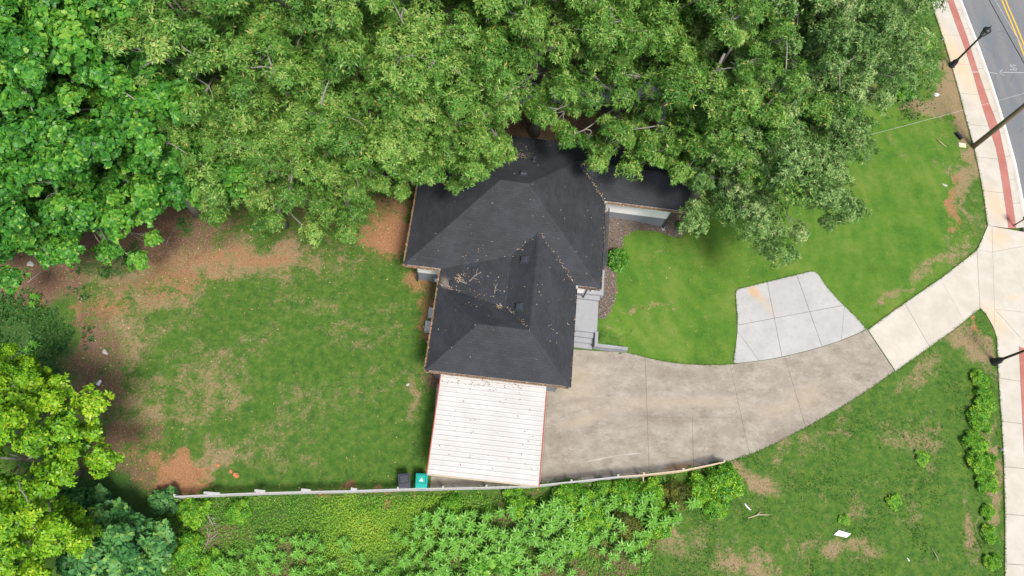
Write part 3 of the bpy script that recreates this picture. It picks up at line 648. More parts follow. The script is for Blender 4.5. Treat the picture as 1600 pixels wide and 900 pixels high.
for a, b in (((2.53, 9.97, 5.225), (4.05, 9.97, 5.225)), ((-1.92, 5.52, 3), (2.53, 9.97, 5.225)), ((-1.92, 14.42, 3), (2.53, 9.97, 5.225)), ((8.5, 5.52, 3), (4.05, 9.97, 5.225)), ((4.05, 9.97, 5.225), (6.725, 12.645, 3.8875)),
             ((6.725, 12.645, 3.8875), (13.24, 12.645, 3.8875)), ((4.9, 2.3, 4.15), (4.9, 7.82, 4.15)), ((2.3, 2.3, 4.15), (4.9, 2.3, 4.15)), ((0, 0, 3), (2.3, 2.3, 4.15)), ((7.2, 0, 3), (4.9, 2.3, 4.15)), ((0, 4.6, 3), (2.3, 2.3, 4.15))):
    a, b = Vector(a), Vector(b); d = (b - a).normalized(); s = d.cross(Vector((0, 0, 1))).normalized()
    drop = 0.062 if abs(d.z) < 0.01 else 0.044
    m = MB()
    for sg in (-1, 1):
        e = s * (0.14 * sg) - Vector((0, 0, drop)); t = Vector((0, 0, 0.018))
        q = [a + t, b + t, b + e + t, a + e + t]
        m.poly(q if sg < 0 else q[::-1])
    me = m.mesh('ridge_cap', M['shingle']); ul = me.uv_layers.new(name='UVMap')
    for lp in me.loops: ul.data[lp.index].uv = (me.vertices[lp.vertex_index].co.dot(s) + 0.16, me.vertices[lp.vertex_index].co.dot(d))
    link(bpy.data.objects.new('ridge_cap', me), roof)
# wall, foundation
wl = MB()
for i in range(len(FOOT)):
    a, b = FOOT[i], FOOT[(i + 1) % len(FOOT)]; wl.poly([(*a, 1.15), (*b, 1.15), (*b, 2.86), (*a, 2.86)])
wl.poly([(12.6, 11.3, 2.86), (12.6, 14.05, 2.86), (12.6, 12.645, 3.56)])
wl.build('wall', M['white_wall'], house)
fd = MB(); cx, cy = 4.0, 7.0
for i in range(len(FOOT)):
    a, b = Vector(FOOT[i]), Vector(FOOT[(i + 1) % len(FOOT)]); d = (b - a).normalized(); n = Vector((-d.y, d.x)) * 0.025
    a, b = a + n, b + n; fd.poly([(*a, -0.1), (*b, -0.1), (*b, 1.15), (*a, 1.15)]); fd.poly([(*a, 1.15), (*b, 1.15), (*(b - n), 1.151), (*(a - n), 1.151)])
fd.build('foundation', M['foundation'], house)
# gutters with debris
def gutter(a, b, mt='gutter'):
    a, b = Vector((*a, 2.9)), Vector((*b, 2.9)); d = (b - a).normalized(); o = Vector((d.y, -d.x, 0)); m = MB()
    g = MB()
    for off, z, wd, h in ((0.005, 0.0, 0.012, 0.10), (0.085, 0.0, 0.010, 0.10), (0.045, -0.045, 0.075, 0.012)): g.beam(a + o * off + Vector((0, 0, z)), b + o * off + Vector((0, 0, z)), wd, h)
    go = g.build('gutter', M[mt], roof)
for a, b in (((-1.92, 14.4), (-1.92, 5.52)), ((-1.92, 5.52), (-0.12, 5.52)), ((0, 5.4), (0, 0.0)), ((0, 0), (7.2, 0)), ((8.64, 10.87), (13.2, 10.87))): gutter(a, b)
for a, b in (((7.2, 0.0), (7.2, 5.4)), ((7.34, 5.52), (8.5, 5.52)), ((8.5, 5.52), (8.5, 10.75))): gutter(a, b, 'bin_black')
# roof vents
def roof_item(u, v):
    z, n = roof_z(u, v); return Vector((u, v, z)), n
def hrel(px, py, z):
    q = at(px, py, z).to_2d() - HO; return q.dot(HU), q.dot(HV)
for px, py, z in ((820, 404, 4.0), (812, 479, 3.9), (818, 271, 4.9)):
    u, v = hrel(px, py, z); p, n = roof_item(u, v); t = n.cross(Vector((0, 1, 0))).normalized(); s = n.cross(t)
    m = MB()
    def pt(a, b, c): return p + t * a + s * b + n * c
    m.hexa([pt(-.22, -.22, -.01), pt(.22, -.22, -.01), pt(.22, .22, -.01), pt(-.22, .22, -.01), pt(-.22, -.22, .012), pt(.22, -.22, .012), pt(.22, .22, .012), pt(-.22, .22, .012)])
    m.hexa([pt(-.14, -.14, .012), pt(.14, -.14, .012), pt(.14, .14, .012), pt(-.14, .14, .012), pt(-.12, -.12, .11), pt(.12, -.12, .11), pt(.12, .12, .11), pt(-.12, .12, .11)])
    m.hexa([pt(-.18, -.18, .11), pt(.18, -.18, .11), pt(.18, .18, .11), pt(-.18, .18, .11), pt(-.13, -.13, .16), pt(.13, -.13, .16), pt(.13, .13, .16), pt(-.13, .13, .16)])
    m.build('roof_vent', M['bin_black'], roof, bevel=0.01)
for px, py, z, r in ((834, 251, 4.2, .05), (705, 444, 3.15, .045)):
    u, v = hrel(px, py, z); p, n = roof_item(u, v)
    MB().lathe([(0.13, 0), (0.12, 0.03), (r + .015, 0.10), (r, 0.12), (r, 0.5), (r * 0.7, 0.5), (r * 0.7, 0.42)], 12).build('vent_pipe', M['bin_black'], roof, True).location = p
# porch, steps, little wall
porch = MB().box(7.93, 9.10, 6.04, 11.27, -0.05, 0.9).build('porch', M['grey_paint'], house, bevel=0.015)
st = MB().box(6.9, 8.93, 5.78, 6.037, -0.05, 0.72)
st.build('step', M['grey_paint'], porch, bevel=0.012)
MB().box(6.9, 8.9, 3.9, 5.777, -0.05, 0.55).build('landing', M['grey_paint'], porch, bevel=0.012)
for k, (v0, z) in enumerate(((3.62, 0.40), (3.34, 0.26), (3.06, 0.13))):
    MB().box(6.9, 8.76, v0, v0 + 0.277, -0.05, z).build('step', M['grey_paint'], porch, bevel=0.012)
MB().prism([(8.79, 3.08), (10.65, 3.08), (10.65, 3.26), (8.97, 3.26), (8.97, 3.95), (8.79, 3.95)], -0.05, 0.62).build('low_wall', M['grey_paint'], porch, bevel=0.012)
MB().beam((7.12, 3.9, 1.45), (7.12, 5.7, 1.45), 0.05, 0.05).beam((7.12, 3.95, 0.5), (7.12, 3.95, 1.43), 0.04, 0.04, (0, 1, 0)).beam((7.12, 5.65, 0.5), (7.12, 5.65, 1.43), 0.04, 0.04, (0, 1, 0)).build('handrail', M['dark_rail'], porch)
rl = MB()
for z in (1.05, 1.75): rl.beam((9.02, 7.55, z), (9.02, 11.2, z), 0.06, 0.05)
for k in range(31): rl.beam((9.02, 7.6 + 0.12 * k, 1.05), (9.02, 7.6 + 0.12 * k, 1.75), 0.02, 0.02, (0, 1, 0))
rl.build('railing', M['dark_rail'], porch)
for v in (6.2, 7.5, 11.1): MB().box(8.35, 8.47, v - .06, v + .06, 0.9, 2.855).build('porch_post', M['trim_white'], porch)
MB().tube([(7.98, 5.84, 0.5), (7.98, 5.84, 2.7), (7.3, 5.62, 2.84)], 0.045, 6).build('downspout', M['bin_black'], house)
MB().box(12.62, 12.70, 11.18, 11.26, 0.2, 2.84).build('downspout', M['bin_black'], house)
MB().box(-1.44, -1.37, 5.86, 5.93, 0.0, 2.84).build('downspout', M['bin_black'], house)
hv = MB().box(-0.42, -0.22, 5.80, 5.925, 0.42, 0.66); hv.build('wall_vent', M['white_wall'], house, bevel=0.02)
for u, v in ((-0.35, 4.0), (-0.42, 3.2)): MB().box(u - .16, u + .2, v - .3, v + .3, 0, 0.35).build('splash_block' if v < 3.5 else 'basement_step', M['grey_wood'], house, bevel=0.02)

# ------------------------------------------------------------------ carport
cp = empty('carport', hw(0, 0)); cp.rotation_euler.z = HA
tag(cp, 'white ribbed metal carport roof with rust red edges beside the house', 'carport')
U0, U1, V0, V1 = 0.78, 6.08, -4.9, -0.02
NP = 21; pw = (V1 + 0.12 - V0) / NP
pm = MB(); prof = [(0, 0), (pw * 0.70, 0), (pw * 0.80, 0.026), (pw * 0.92, 0.026), (pw, 0)]
zu = lambda u: 2.62 + (u - U0) * 0.012
b0 = 0
for (a, za), (b, zb) in zip(prof[:-1], prof[1:]):
    pm.poly([(U0, a, zu(U0) + za), (U1, a, zu(U1) + za), (U1, b, zu(U1) + zb), (U0, b, zu(U0) + zb)])
    pm.poly([(U0, a, zu(U0) + za - .012), (U1, a, zu(U1) + za - .012), (U1, b, zu(U1) + zb - .012), (U0, b, zu(U0) + zb - .012)][::-1])
pmesh = pm.mesh('roof_panel', M['white_metal'])
for i in range(NP):
    o = link(bpy.data.objects.new('roof_panel', pmesh), cp); o.location = (0, V0 + i * pw, random.uniform(-.003, .003))
MB().beam((U0 - .025, V0, 2.58), (U0 - .025, V1, 2.58), 0.05, 0.12).build('edge_trim', M['red_trim'], cp)
MB().beam((U1 + .025, V0, 2.65), (U1 + .025, V1 - .3, 2.65), 0.05, 0.12).build('edge_trim', M['red_trim'], cp)
MB().hexa([(U0, V0 - .05, 2.5), (U1, V0 - .05, 2.56), (U1, V0 - .004, 2.56), (U0, V0 - .004, 2.5), (U0, V0 - .05, 2.645), (U1, V0 - .05, 2.70), (U1, V0 - .004, 2.70), (U0, V0 - .004, 2.645)]).build('edge_trim', M['tan_wood'], cp)
for u in (1.0, 3.4, 5.8):
    MB().beam((u, V0 + .1, 2.52), (u, V1, 2.52), 0.08, 0.14).build('rafter', M['post_white'], cp)
for u in (1.0, 5.8):
    for v in (-4.7, -2.5, -0.15): MB().box(u - .05, u + .05, v - .05, v + .05, 0, 2.45).build('post', M['post_white'], cp)

# ------------------------------------------------------------------ weathered walkway behind the house
wk = empty('raised_walkway', at(960, 150, 0)); tag(wk, 'weathered grey wooden deck walkway half hidden under oaks behind the house', 'deck')
def plank_run(a, b, n, wd, z):
    a, b = at(*a, z), at(*b, z); d = (b - a).normalized(); s = Vector((d.y, -d.x, 0))
    for k in range(n):
        o = MB().beam(a + s * (k * wd) - wk.location, b + s * (k * wd) + d * random.uniform(-.05, .08) - wk.location, wd - 0.015, 0.04).build('plank', M['grey_wood'], wk)
plank_run((740, 140), (1037, 129), 9, 0.15, 1.2)
plank_run((1031, 160), (1029, 222), -0 or 4, -0.11, 1.2)
for q in ((750, 150), (830, 148), (905, 147), (970, 144), (1033, 142), (1036, 185), (1035, 215)):
    p = at(*q, 1.15) - wk.location; MB().box(p.x - .05, p.x + .05, p.y - .05, p.y + .05, -0.1, 1.14).build('post', M['grey_wood'], wk)
mr = MB().beam(at(905, 126, 2.0) - wk.location, at(1037, 124, 2.0) - wk.location, 0.09, 0.04).build('handrail', M['grey_wood'], wk)

# ------------------------------------------------------------------ fence
FTOP = [(272, 776), (325, 773.5), (402, 770.5), (473, 768.5), (550, 767), (622, 764.5), (692, 763), (760, 761.5), (830, 759.5), (893, 753), (966, 745), (1006, 742), (1068, 735), (1132, 722)]
FH = 1.0
fence = empty('rail_fence', at(*FTOP[0], FH).to_2d().to_3d()); tag(fence, 'long low white and tan rail fence along the back yard and driveway', 'fence')
fl = fence.location
fp = [at(*q, FH) for q in FTOP]
for i, p in enumerate(fp):
    g = -0.05
    po = MB().box(-.05, .05, -.05, .05, g, FH + .04).build('post', M['fence_grey'] if i < 11 else M['tan_wood'], fence, bevel=.01); po.location = Vector((p.x, p.y, 0)) - fl
    po.location.y += 0.07
for i, (a, b) in enumerate(zip(fp[:-1], fp[1:])):
    d = (b - a).normalized(); n = Vector((d.y, -d.x, 0))
    mt = M['fence_grey'] if i < 10 else M['tan_wood']
    o = Vector((0, 0, 0))
    MB().beam(a - fl + Vector((0, 0, .0)), b - fl + Vector((0, 0, .0)) , 0.06, 0.03).build('cap_rail', mt, fence)
    for z in (0.30, 0.60, 0.88):
        MB().beam(Vector((a.x, a.y, z)) + n * .01 - fl, Vector((b.x, b.y, z)) + n * .01 - fl, 0.028, 0.14).build('rail', M['fence_grey'] if i < 11 else M['tan_wood'], fence)
for q, dx in (((331, 772), .75), ((406, 768.5), .5), ((478, 767.2), .45), ((553, 765.7), .3)):
    p = at(*q, FH) - fl; MB().beam(p + Vector((-dx * .5, .06, .03)), p + Vector((dx * .5, 0.02, .0)), 0.11, 0.03).build('loose_board', M['fence_grey'], fence)
p = at(1005, 746, 0.8); q = at(1004.5, 757, 0.0); MB().beam(p - fl, q - fl, 0.07, 0.05).build('brace', M['tan_wood'], fence)

# ------------------------------------------------------------------ wheelie bins
def wheelie_bin(px, py, rz, body_m, lid_m, mark, label):
    p = at(px, py, 1.05); b = empty('wheeled_bin', (p.x, p.y, 0.0), rz); b.location.z = 0.0
    tag(b, label, 'bin')
    def ring(w_, d_, z, yo=0): return [(-w_, -d_ + yo, z), (w_, -d_ + yo, z), (w_, d_ + yo, z), (-w_, d_ + yo, z)]
    m = MB(); m.hexa(ring(.22, .25, .06) + ring(.285, .34, .98)); m.hexa(ring(.305, .365, .95) + ring(.305, .365, 1.0))
    m.build('body', body_m, b, bevel=.03)
    m = MB(); m.hexa(ring(.30, .36, 1.003) + ring(.285, .345, 1.055)); lid = m.build('lid', lid_m, b, bevel=.03)
    m = MB()    # raised panel framed by a groove
    for a in ((-.225, -.13, .225, -.10), (-.225, .265, .225, .295), (-.225, -.10, -.195, .265), (.195, -.10, .225, .265)): m.box(a[0], a[2], a[1], a[3], 1.05, 1.0575)
    m.build('lid_groove', M['rubber'] if lid_m is M['bin_black'] else plain('dark teal groove', (0, .16, .14), .5), lid)
    MB().box(-.185, .185, -.09, .255, 1.05, 1.066).build('lid_panel', lid_m, lid, bevel=.01)
    MB().tube([(-.24, -.40, .97), (.24, -.40, .97)], .018, 8).build('handle', body_m, b)
    MB().box(-.12, .12, -.425, -.345, .90, .96).build('handle_bracket', body_m, b)
    for s in (-1, 1):
        wv = MB(); wv.tube([(s * .25, -.27, .12), (s * .30, -.27, .12)], .12, 16); wv.build('wheel', M['rubber'], b)
    if mark:
        MB().prism([(-.075, -.035), (.075, -.035), (.085, .02), (.055, .05), (.02, .045), (.018, .12), (-.022, .12), (-.02, .045), (-.06, .05), (-.085, .02)], 1.064, 1.0685).build('emblem', M['bag'], lid)
    return b
wheelie_bin(631.5, 751, math.radians(7), M['bin_black'], M['bin_black'], False, 'charcoal black wheeled bin against the fence')
wheelie_bin(658.5, 751, math.radians(-1), M['bin_blue'], M['bin_teal'], True, 'blue wheeled bin with teal lid and white emblem')

# ------------------------------------------------------------------ street lamps, pole, wires
def street_lamp(px, py, label):
    p = at(px, py, 0.0); b = empty('street_lamp', (p.x, p.y, 0)); tag(b, label, 'street lamp', 'black lantern lamps along the sidewalk')
    MB().lathe([(.24, 0), (.24, .05), (.20, .09), (.19, .45), (.15, .52), (.13, .60), (.10, .66), (.075, .75)], 16).build('base', M['black_metal'], b, True)
    MB().lathe([(.075, .75), (.06, 2.75), (.09, 2.78), (.09, 2.84), (.06, 2.87)], 12).build('pole', M['black_metal'], b, True)
    MB().lathe([(.06, 2.87), (.10, 2.92), (.12, 3.02), (.16, 3.05), (.17, 3.09)], 12).build('lantern_base', M['black_metal'], b, True)
    g = MB().lathe([(.15, 3.09), (.24, 3.48)], 8).build('lantern_glass', M['frost'], b)
    c = MB()
    for k in range(8):
        a = 2 * math.pi * k / 8; c.beam((.155 * math.cos(a), .155 * math.sin(a), 3.09), (.25 * math.cos(a), .25 * math.sin(a), 3.49), .022, .022)
    c.build('lantern_frame', M['black_metal'], b)
    MB().lathe([(.28, 3.48), (.28, 3.52), (.20, 3.60), (.10, 3.66), (.07, 3.74), (.03, 3.77), (.035, 3.80), (.012, 3.92)], 16).build('lantern_cap', M['black_metal'], b, True)
    return b
street_lamp(1486.5, 103, 'black lantern street lamp on the verge near the road edge at top')
street_lamp(1553, 566, 'black lantern street lamp by the sidewalk below the apron')
pp = at(1521, 229); pole = empty('utility_pole', (pp.x, pp.y, 0)); tag(pole, 'brown weathered wooden utility pole rising from the sidewalk edge', 'utility pole')
MB().tube([(0, 0, -.1), (.03, 0, 3), (.05, .02, 6), (.08, .02, 9.5)], [.17, .155, .14, .12], 14).build('shaft', M['wood_pole'], pole, True)
MB().beam((-.9, 0, 8.9), (1.0, 0, 8.9), .09, .11).build('cross_arm', M['wood_pole'], pole)
for x in (-.8, .3, .9): MB().lathe([(.03, 8.95), (.05, 9.0), (.03, 9.04), (.05, 9.08), (.02, 9.12)], 8, (x, 0)).build('insulator', M['stone'], pole)
MB().tube([(.16, 0.02, 0.1), (.17, .02, 3), (.19, .03, 6)], .015, 5).build('ground_wire', M['wire_grey'], pole)
def wire(name, a, b, sag, r, mat, label):
    a, b = Vector(a), Vector(b); pts = []
    for i in range(15):
        t = i / 14; p = a.lerp(b, t); p.z -= sag * 4 * t * (1 - t); pts.append(p)
    o = MB().tube(pts, r, 5).build(name, mat); tag(o, label, 'cable'); return o
a1, a2 = at(1370, 190, 6.0), at(1600, 142, 6.0); dd = (a1 - a2).normalized()
wire('service_cable', (pp.x + .05, pp.y + .1, 6.0), Vector(hw(13.3, 12.6, 3.7)), 0.25, .007, M['wire_grey'], 'thin grey service cable from utility pole towards the house')
for nm, q1, q2, z, r, mt, lb in (('overhead_cable', (1547, 0), (1600, 97), 5.4, .02, 'wire_black', 'black overhead cable crossing the street corner'), ('overhead_cable', (1556, 0), (1600, 75), 5.8, .02, 'wire_grey', 'pale grey overhead cable beside the black one above the street')):
    a, b = at(*q1, z), at(*q2, z); d = b - a
    wire(nm, a - d * 1.0, b + d * 0.6, 0.05, r, M[mt], lb)
sp = at(1583, 353); b = empty('metal_post', (sp.x, sp.y, 0)); tag(b, 'thin rusty post with dark upper box standing on the red band', 'post')
MB().lathe([(.055, 0), (.045, .03), (.04, 1.0)], 8).build('post', M['rusty'], b); MB().box(-.14, .14, -.10, .10, .98, 1.5).build('box', M['bin_black'], b, bevel=.02)

# ------------------------------------------------------------------ small things on the verge and lawns
p = at(1497, 213); b = empty('mailbox', (p.x, p.y, gz(p.x, p.y)), math.radians(28)); tag(b, 'toppled black mailbox lying on the grass verge', 'mailbox')
mb = MB(); n = 10; prof = [(-.11, 0), (.11, 0)] + [(.11 * math.cos(math.pi * k / n), .12 + .11 * math.sin(math.pi * k / n)) for k in range(n + 1)]
mb.v = [(x, y, z) for y in (-.27, .27) for x, z in prof]; k = len(prof)
mb.f = [tuple(range(k)), tuple(range(2 * k - 1, k - 1, -1))] + [((i + 1) % k, i, k + i, k + (i + 1) % k) for i in range(k)]
mb.build('body', M['black_metal'], b); MB().box(-.115, .115, -.295, -.273, .01, .22).build('door', M['black_metal'], b); MB().box(.112, .122, -.1, .02, .1, .2).build('flag', M['red_trim'], b)
p = at(1503, 227); b = empty('meter_cover', (p.x, p.y, gz(p.x, p.y)), -.1); tag(b, 'square beige meter box lid set in the verge grass', 'meter box')
MB().box(-.25, .25, -.17, .17, -.05, .06).build('box', M['cover_lid'], b, bevel=.02); MB().box(-.21, .21, -.13, .13, .055, .072).build('lid', M['cover_lid'], b, bevel=.01)
p = at(1495, 227); MB().box(-.12, .12, -.14, .14, -.02, .05)
def stick(name, px, py, length, ang, r, mat, label, forks=2, cat='branch'):
    p = at(px, py); z = gz(p.x, p.y) + r + .01; m = MB(); rd = random.Random(int(px * 7 + py))
    d = Vector((math.cos(ang), math.sin(ang), 0)); pts = [p - d * length / 2, p + Vector((0, 0, 0)) + Vector((-d.y, d.x, 0)) * rd.uniform(-.08, .08) * length, p + d * length / 2]
    pts = [Vector((q.x, q.y, z + .03 * rd.random())) for q in pts]; m.tube(pts, [r, r * .8, r * .45], 6)
    for k in range(forks):
        s = pts[1].lerp(pts[2], rd.random() * .8) if k % 2 else pts[0].lerp(pts[1], .4 + .6 * rd.random()); a2_ = ang + rd.choice((-1, 1)) * rd.uniform(.4, .9)
        e = s + Vector((math.cos(a2_), math.sin(a2_), .25)) * length * rd.uniform(.25, .45); m.tube([s, s.lerp(e, .5) + Vector((0, 0, .02)), e], [r * .55, r * .45, r * .2], 5)
    o = m.build(name, mat, None, True); tag(o, label, cat); return o
stick('plank_offcut', 1471, 224, .75, math.radians(-50), .035, M['tan_wood'], 'short tan stick lying diagonally on the front lawn verge', 0, 'stick')
stick('fallen_branch', 327, 812, 1.2, math.radians(-52), .03, M['pale_stick'], 'bare grey branch in the brush below the fence left end', 5)
stick('fallen_branch', 322, 845, 1.7, math.radians(80), .025, M['pale_stick'], 'thin bare dead branch upright in brush under the fence', 5)
stick('fallen_branch', 55, 433, .9, math.radians(50), .02, M['pale_stick'], 'pale stick on brown leaf litter at left edge', 2)
stick('fallen_branch', 205, 394, .9, math.radians(45), .02, M['pale_stick'], 'small pale stick beside the shaded grass near the left trees', 1)
stick('fallen_branch', 265, 372, .8, math.radians(75), .02, M['pale_stick'], 'thin stick on leaf litter right of the shaded grass', 1)
stick('fallen_branch', 1460, 866, .75, math.radians(-70), .022, M['pale_stick'], 'short pale stick in the lower right field', 0)
stick('fallen_branch', 1185, 807, 1.2, math.radians(8), .035, M['tan_wood'], 'tan stick on dry grass beyond the fence shrubs', 1)
stick('fallen_branch', 530, 878, .9, math.radians(30), .02, M['pale_stick'], 'tangle of dead twigs in the yellow ground cover', 6)
stick('fallen_branch', 1045, 822, 1.4, math.radians(15), .03, M['pale_stick'], 'bleached branch at the lower edge of the fence shrubs', 1)
def lump(name, px, py, rx, ry, rz, mat, label, cat, seed, parent=None):
    r = np.random.default_rng(seed); p = at(px, py); me = bpy.data.meshes.new(name)
    import bmesh
    bm = bmesh.new(); bmesh.ops.create_icosphere(bm, subdivisions=2, radius=1)
    ph = r.uniform(0, 6, 6)
    for v in bm.verts:
        k = 1 + .22 * math.sin(3 * v.co.x + ph[0]) + .18 * math.sin(4 * v.co.y + ph[1]) + .15 * math.sin(5 * v.co.z + ph[2] + 3 * v.co.x)
        v.co = Vector((v.co.x * rx * k, v.co.y * ry * k, max(v.co.z, -.4) * rz * k))
    bm.to_mesh(me); bm.free(); me.materials.append(mat)
    o = link(bpy.data.objects.new(name, me)); o.location = (p.x, p.y, gz(p.x, p.y) + rz * .3); o.rotation_euler.z = r.uniform(0, 3); tag(o, label, cat); return o
lump('trash_bag', 1462, 149, .13, .22, .10, M['bag'], 'crumpled white plastic bag on dry grass near the lamp', 'bag', 3)
lump('stone', 165, 551, .16, .11, .07, M['stone'], 'pale rubble stone on the bare patch of the back lawn', 'stone', 4)
lump('litter_scrap', 155, 598, .14, .09, .04, M['bag'], 'white scrap of litter on the back lawn left side', 'litter', 5)
lump('litter_scrap', 135, 607, .09, .07, .04, M['yellow_thing'], 'small yellow scrap beside the white litter', 'litter', 6)
lump('stone', 48, 412, .2, .15, .08, M['stone'], 'pale stone in leaf litter at the left edge', 'stone', 8)
lump('clay_mound', 369, 743, .13, .14, .07, M['clay_lump'], 'larger red clay mound near the fence', 'clay mound', 9)
lump('clay_mound', 361, 737, .09, .08, .05, M['clay_lump'], 'smaller red clay mound just left of the larger one', 'clay mound', 10)
lump('clay_mound', 340, 727, .10, .08, .03, M['clay_lump'], 'flat pale clay mound farthest up the lawn from fence', 'clay mound', 11)
lump('stone', 637, 601, .1, .08, .05, M['stone'], 'small pale stone on the lawn left of the carport', 'stone', 12)
lump('stone', 1035, 359, .14, .1, .07, M['stone'], 'small grey stone at the edge of the mulch bed corner', 'stone', 13)
lump('litter_scrap', 1168, 792, .16, .05, .03, M['bag'], 'thin white scrap on dry grass right of the fence shrubs', 'litter', 14)
lump('litter_scrap', 1419, 874, .10, .03, .02, M['bag'], 'tiny pale scrap in the lower right field', 'litter', 15)
lump('litter_scrap', 1476, 289, .16, .1, .03, M['stone'], 'grey scrap lying on the verge clay patch', 'litter', 16)
p = at(1315, 834); b = empty('yard_sign', (p.x, p.y, gz(p.x, p.y))); tag(b, 'white rectangular sign board lying flat in the lower right field', 'sign')
q = [at(x, y) - p for x, y in ((1302, 835.5), (1322, 840), (1328.5, 834), (1310, 828.5))]
sb = MB().prism([(v.x, v.y) for v in q], .05, .075).build('board', M['bag'], b); sb.rotation_euler = (math.radians(3), math.radians(-3), 0)
MB().prism([(-.05, .02), (.03, .0), (.04, .05), (-.04, .07)], .074, .078).build('printed_mark', M['sign_mark'], sb)
for k in (-.15, .15): MB().tube([(k, -.12, .03), (k, .25, .03)], .008, 5).build('wire_leg', M['wire_grey'], b)
for i, (px, py) in enumerate(((1472, 62), (1563.5, 703))):
    p = at(px, py); b = empty('marker_stub', (p.x, p.y, 0)); tag(b, ('pale marker stub at the upper sidewalk edge', 'pale marker stub at the lower sidewalk edge')[i], 'marker')
    MB().lathe([(.07, -.05), (.07, .25), (.05, .3)], 10).build('tube', M['wire_grey'], b); MB().lathe([(.075, .22), (.075, .26)], 10).build('collar', M['bag'], b)
# ------------------------------------------------------------------ trees
def clump_points(r, centre, R, RZ, n, spacing, low=-0.35, holes=()):
    pts = []
    for _ in range(n * 60):
        d = unit(r.normal(size=3)); rad = r.uniform(.35, 1.0) ** .5
        if d[2] < low: continue
        bump = 1 + .16 * math.sin(3 * math.atan2(d[1], d[0]) + centre[0] * 7) + .10 * math.sin(5 * math.atan2(d[1], d[0]) + 2)
        p = np.array([d[0] * R * rad * bump, d[1] * R * rad * bump, d[2] * RZ * rad]) + centre
        if all(np.linalg.norm((p - q) * (1, 1, .8)) > spacing for q in pts): pts.append(p)
        if len(pts) >= n: break
    return np.array(pts)
def spray_leaves(r, C, rc, per, k, L, wd, shape, up=.5, tbase=.42, droop=.15, flat=.6):
    """sprays of k leaves around twig tips spread over the surface of every clump"""
    nC = len(C); M_ = nC * per
    ci = np.repeat(np.arange(nC), per)
    d = unit(r.normal(size=(M_, 3)) + np.array([0, 0, up])); rr = rc[ci] * r.uniform(.25, 1.0, M_) ** .45
    off = d * rr[:, None]; off[:, 2] *= flat
    # ragged outline: pull some sprays outward
    off *= (1 + .25 * np.sin(ci * 1.7 + 4 * np.arctan2(d[:, 1], d[:, 0])))[:, None]
    P = C[ci] + off
    axis = unit(d * (1, 1, .6) + np.array([0, 0, .55]) + r.normal(size=(M_, 3)) * .25)
    ref = unit(np.cross(axis, r.normal(size=(M_, 3)))); bi = np.cross(axis, ref)
    i = np.repeat(np.arange(M_), k); ph = np.tile(np.arange(k) * 2 * math.pi / k, M_) + r.uniform(-.5, .5, M_ * k)
    al = r.uniform(.9, 1.55, M_ * k)
    rad = ref[i] * np.cos(ph)[:, None] + bi[i] * np.sin(ph)[:, None]
    D = axis[i] * np.cos(al)[:, None] + rad * np.sin(al)[:, None]; D[:, 2] -= droop
    Nn = unit(axis[i] + r.normal(size=D.shape) * .35)
    Ls = L * r.uniform(.65, 1.2, M_ * k); Ws = wd * r.uniform(.75, 1.2, M_ * k)
    ct = r.normal(0, .14, nC); hgt = np.clip(d[:, 2], -1, 1)
    t = tbase + ct[ci][i] + r.normal(0, .12, M_)[i] + r.normal(0, .15, M_ * k) + .06 * hgt[i]
    t = np.where(r.random(M_ * k) < .035, r.uniform(.9, 1.0, M_ * k), np.clip(t, 0, .9))
    return P[i] + rad * .02, D, Nn, Ls, Ws, t
def bend(p):
    o = [p[0]]
    for a, b in zip(p[:-1], p[1:]): o += [a * .72 + b * .28, a * .28 + b * .72]
    o.append(p[-1]); return o
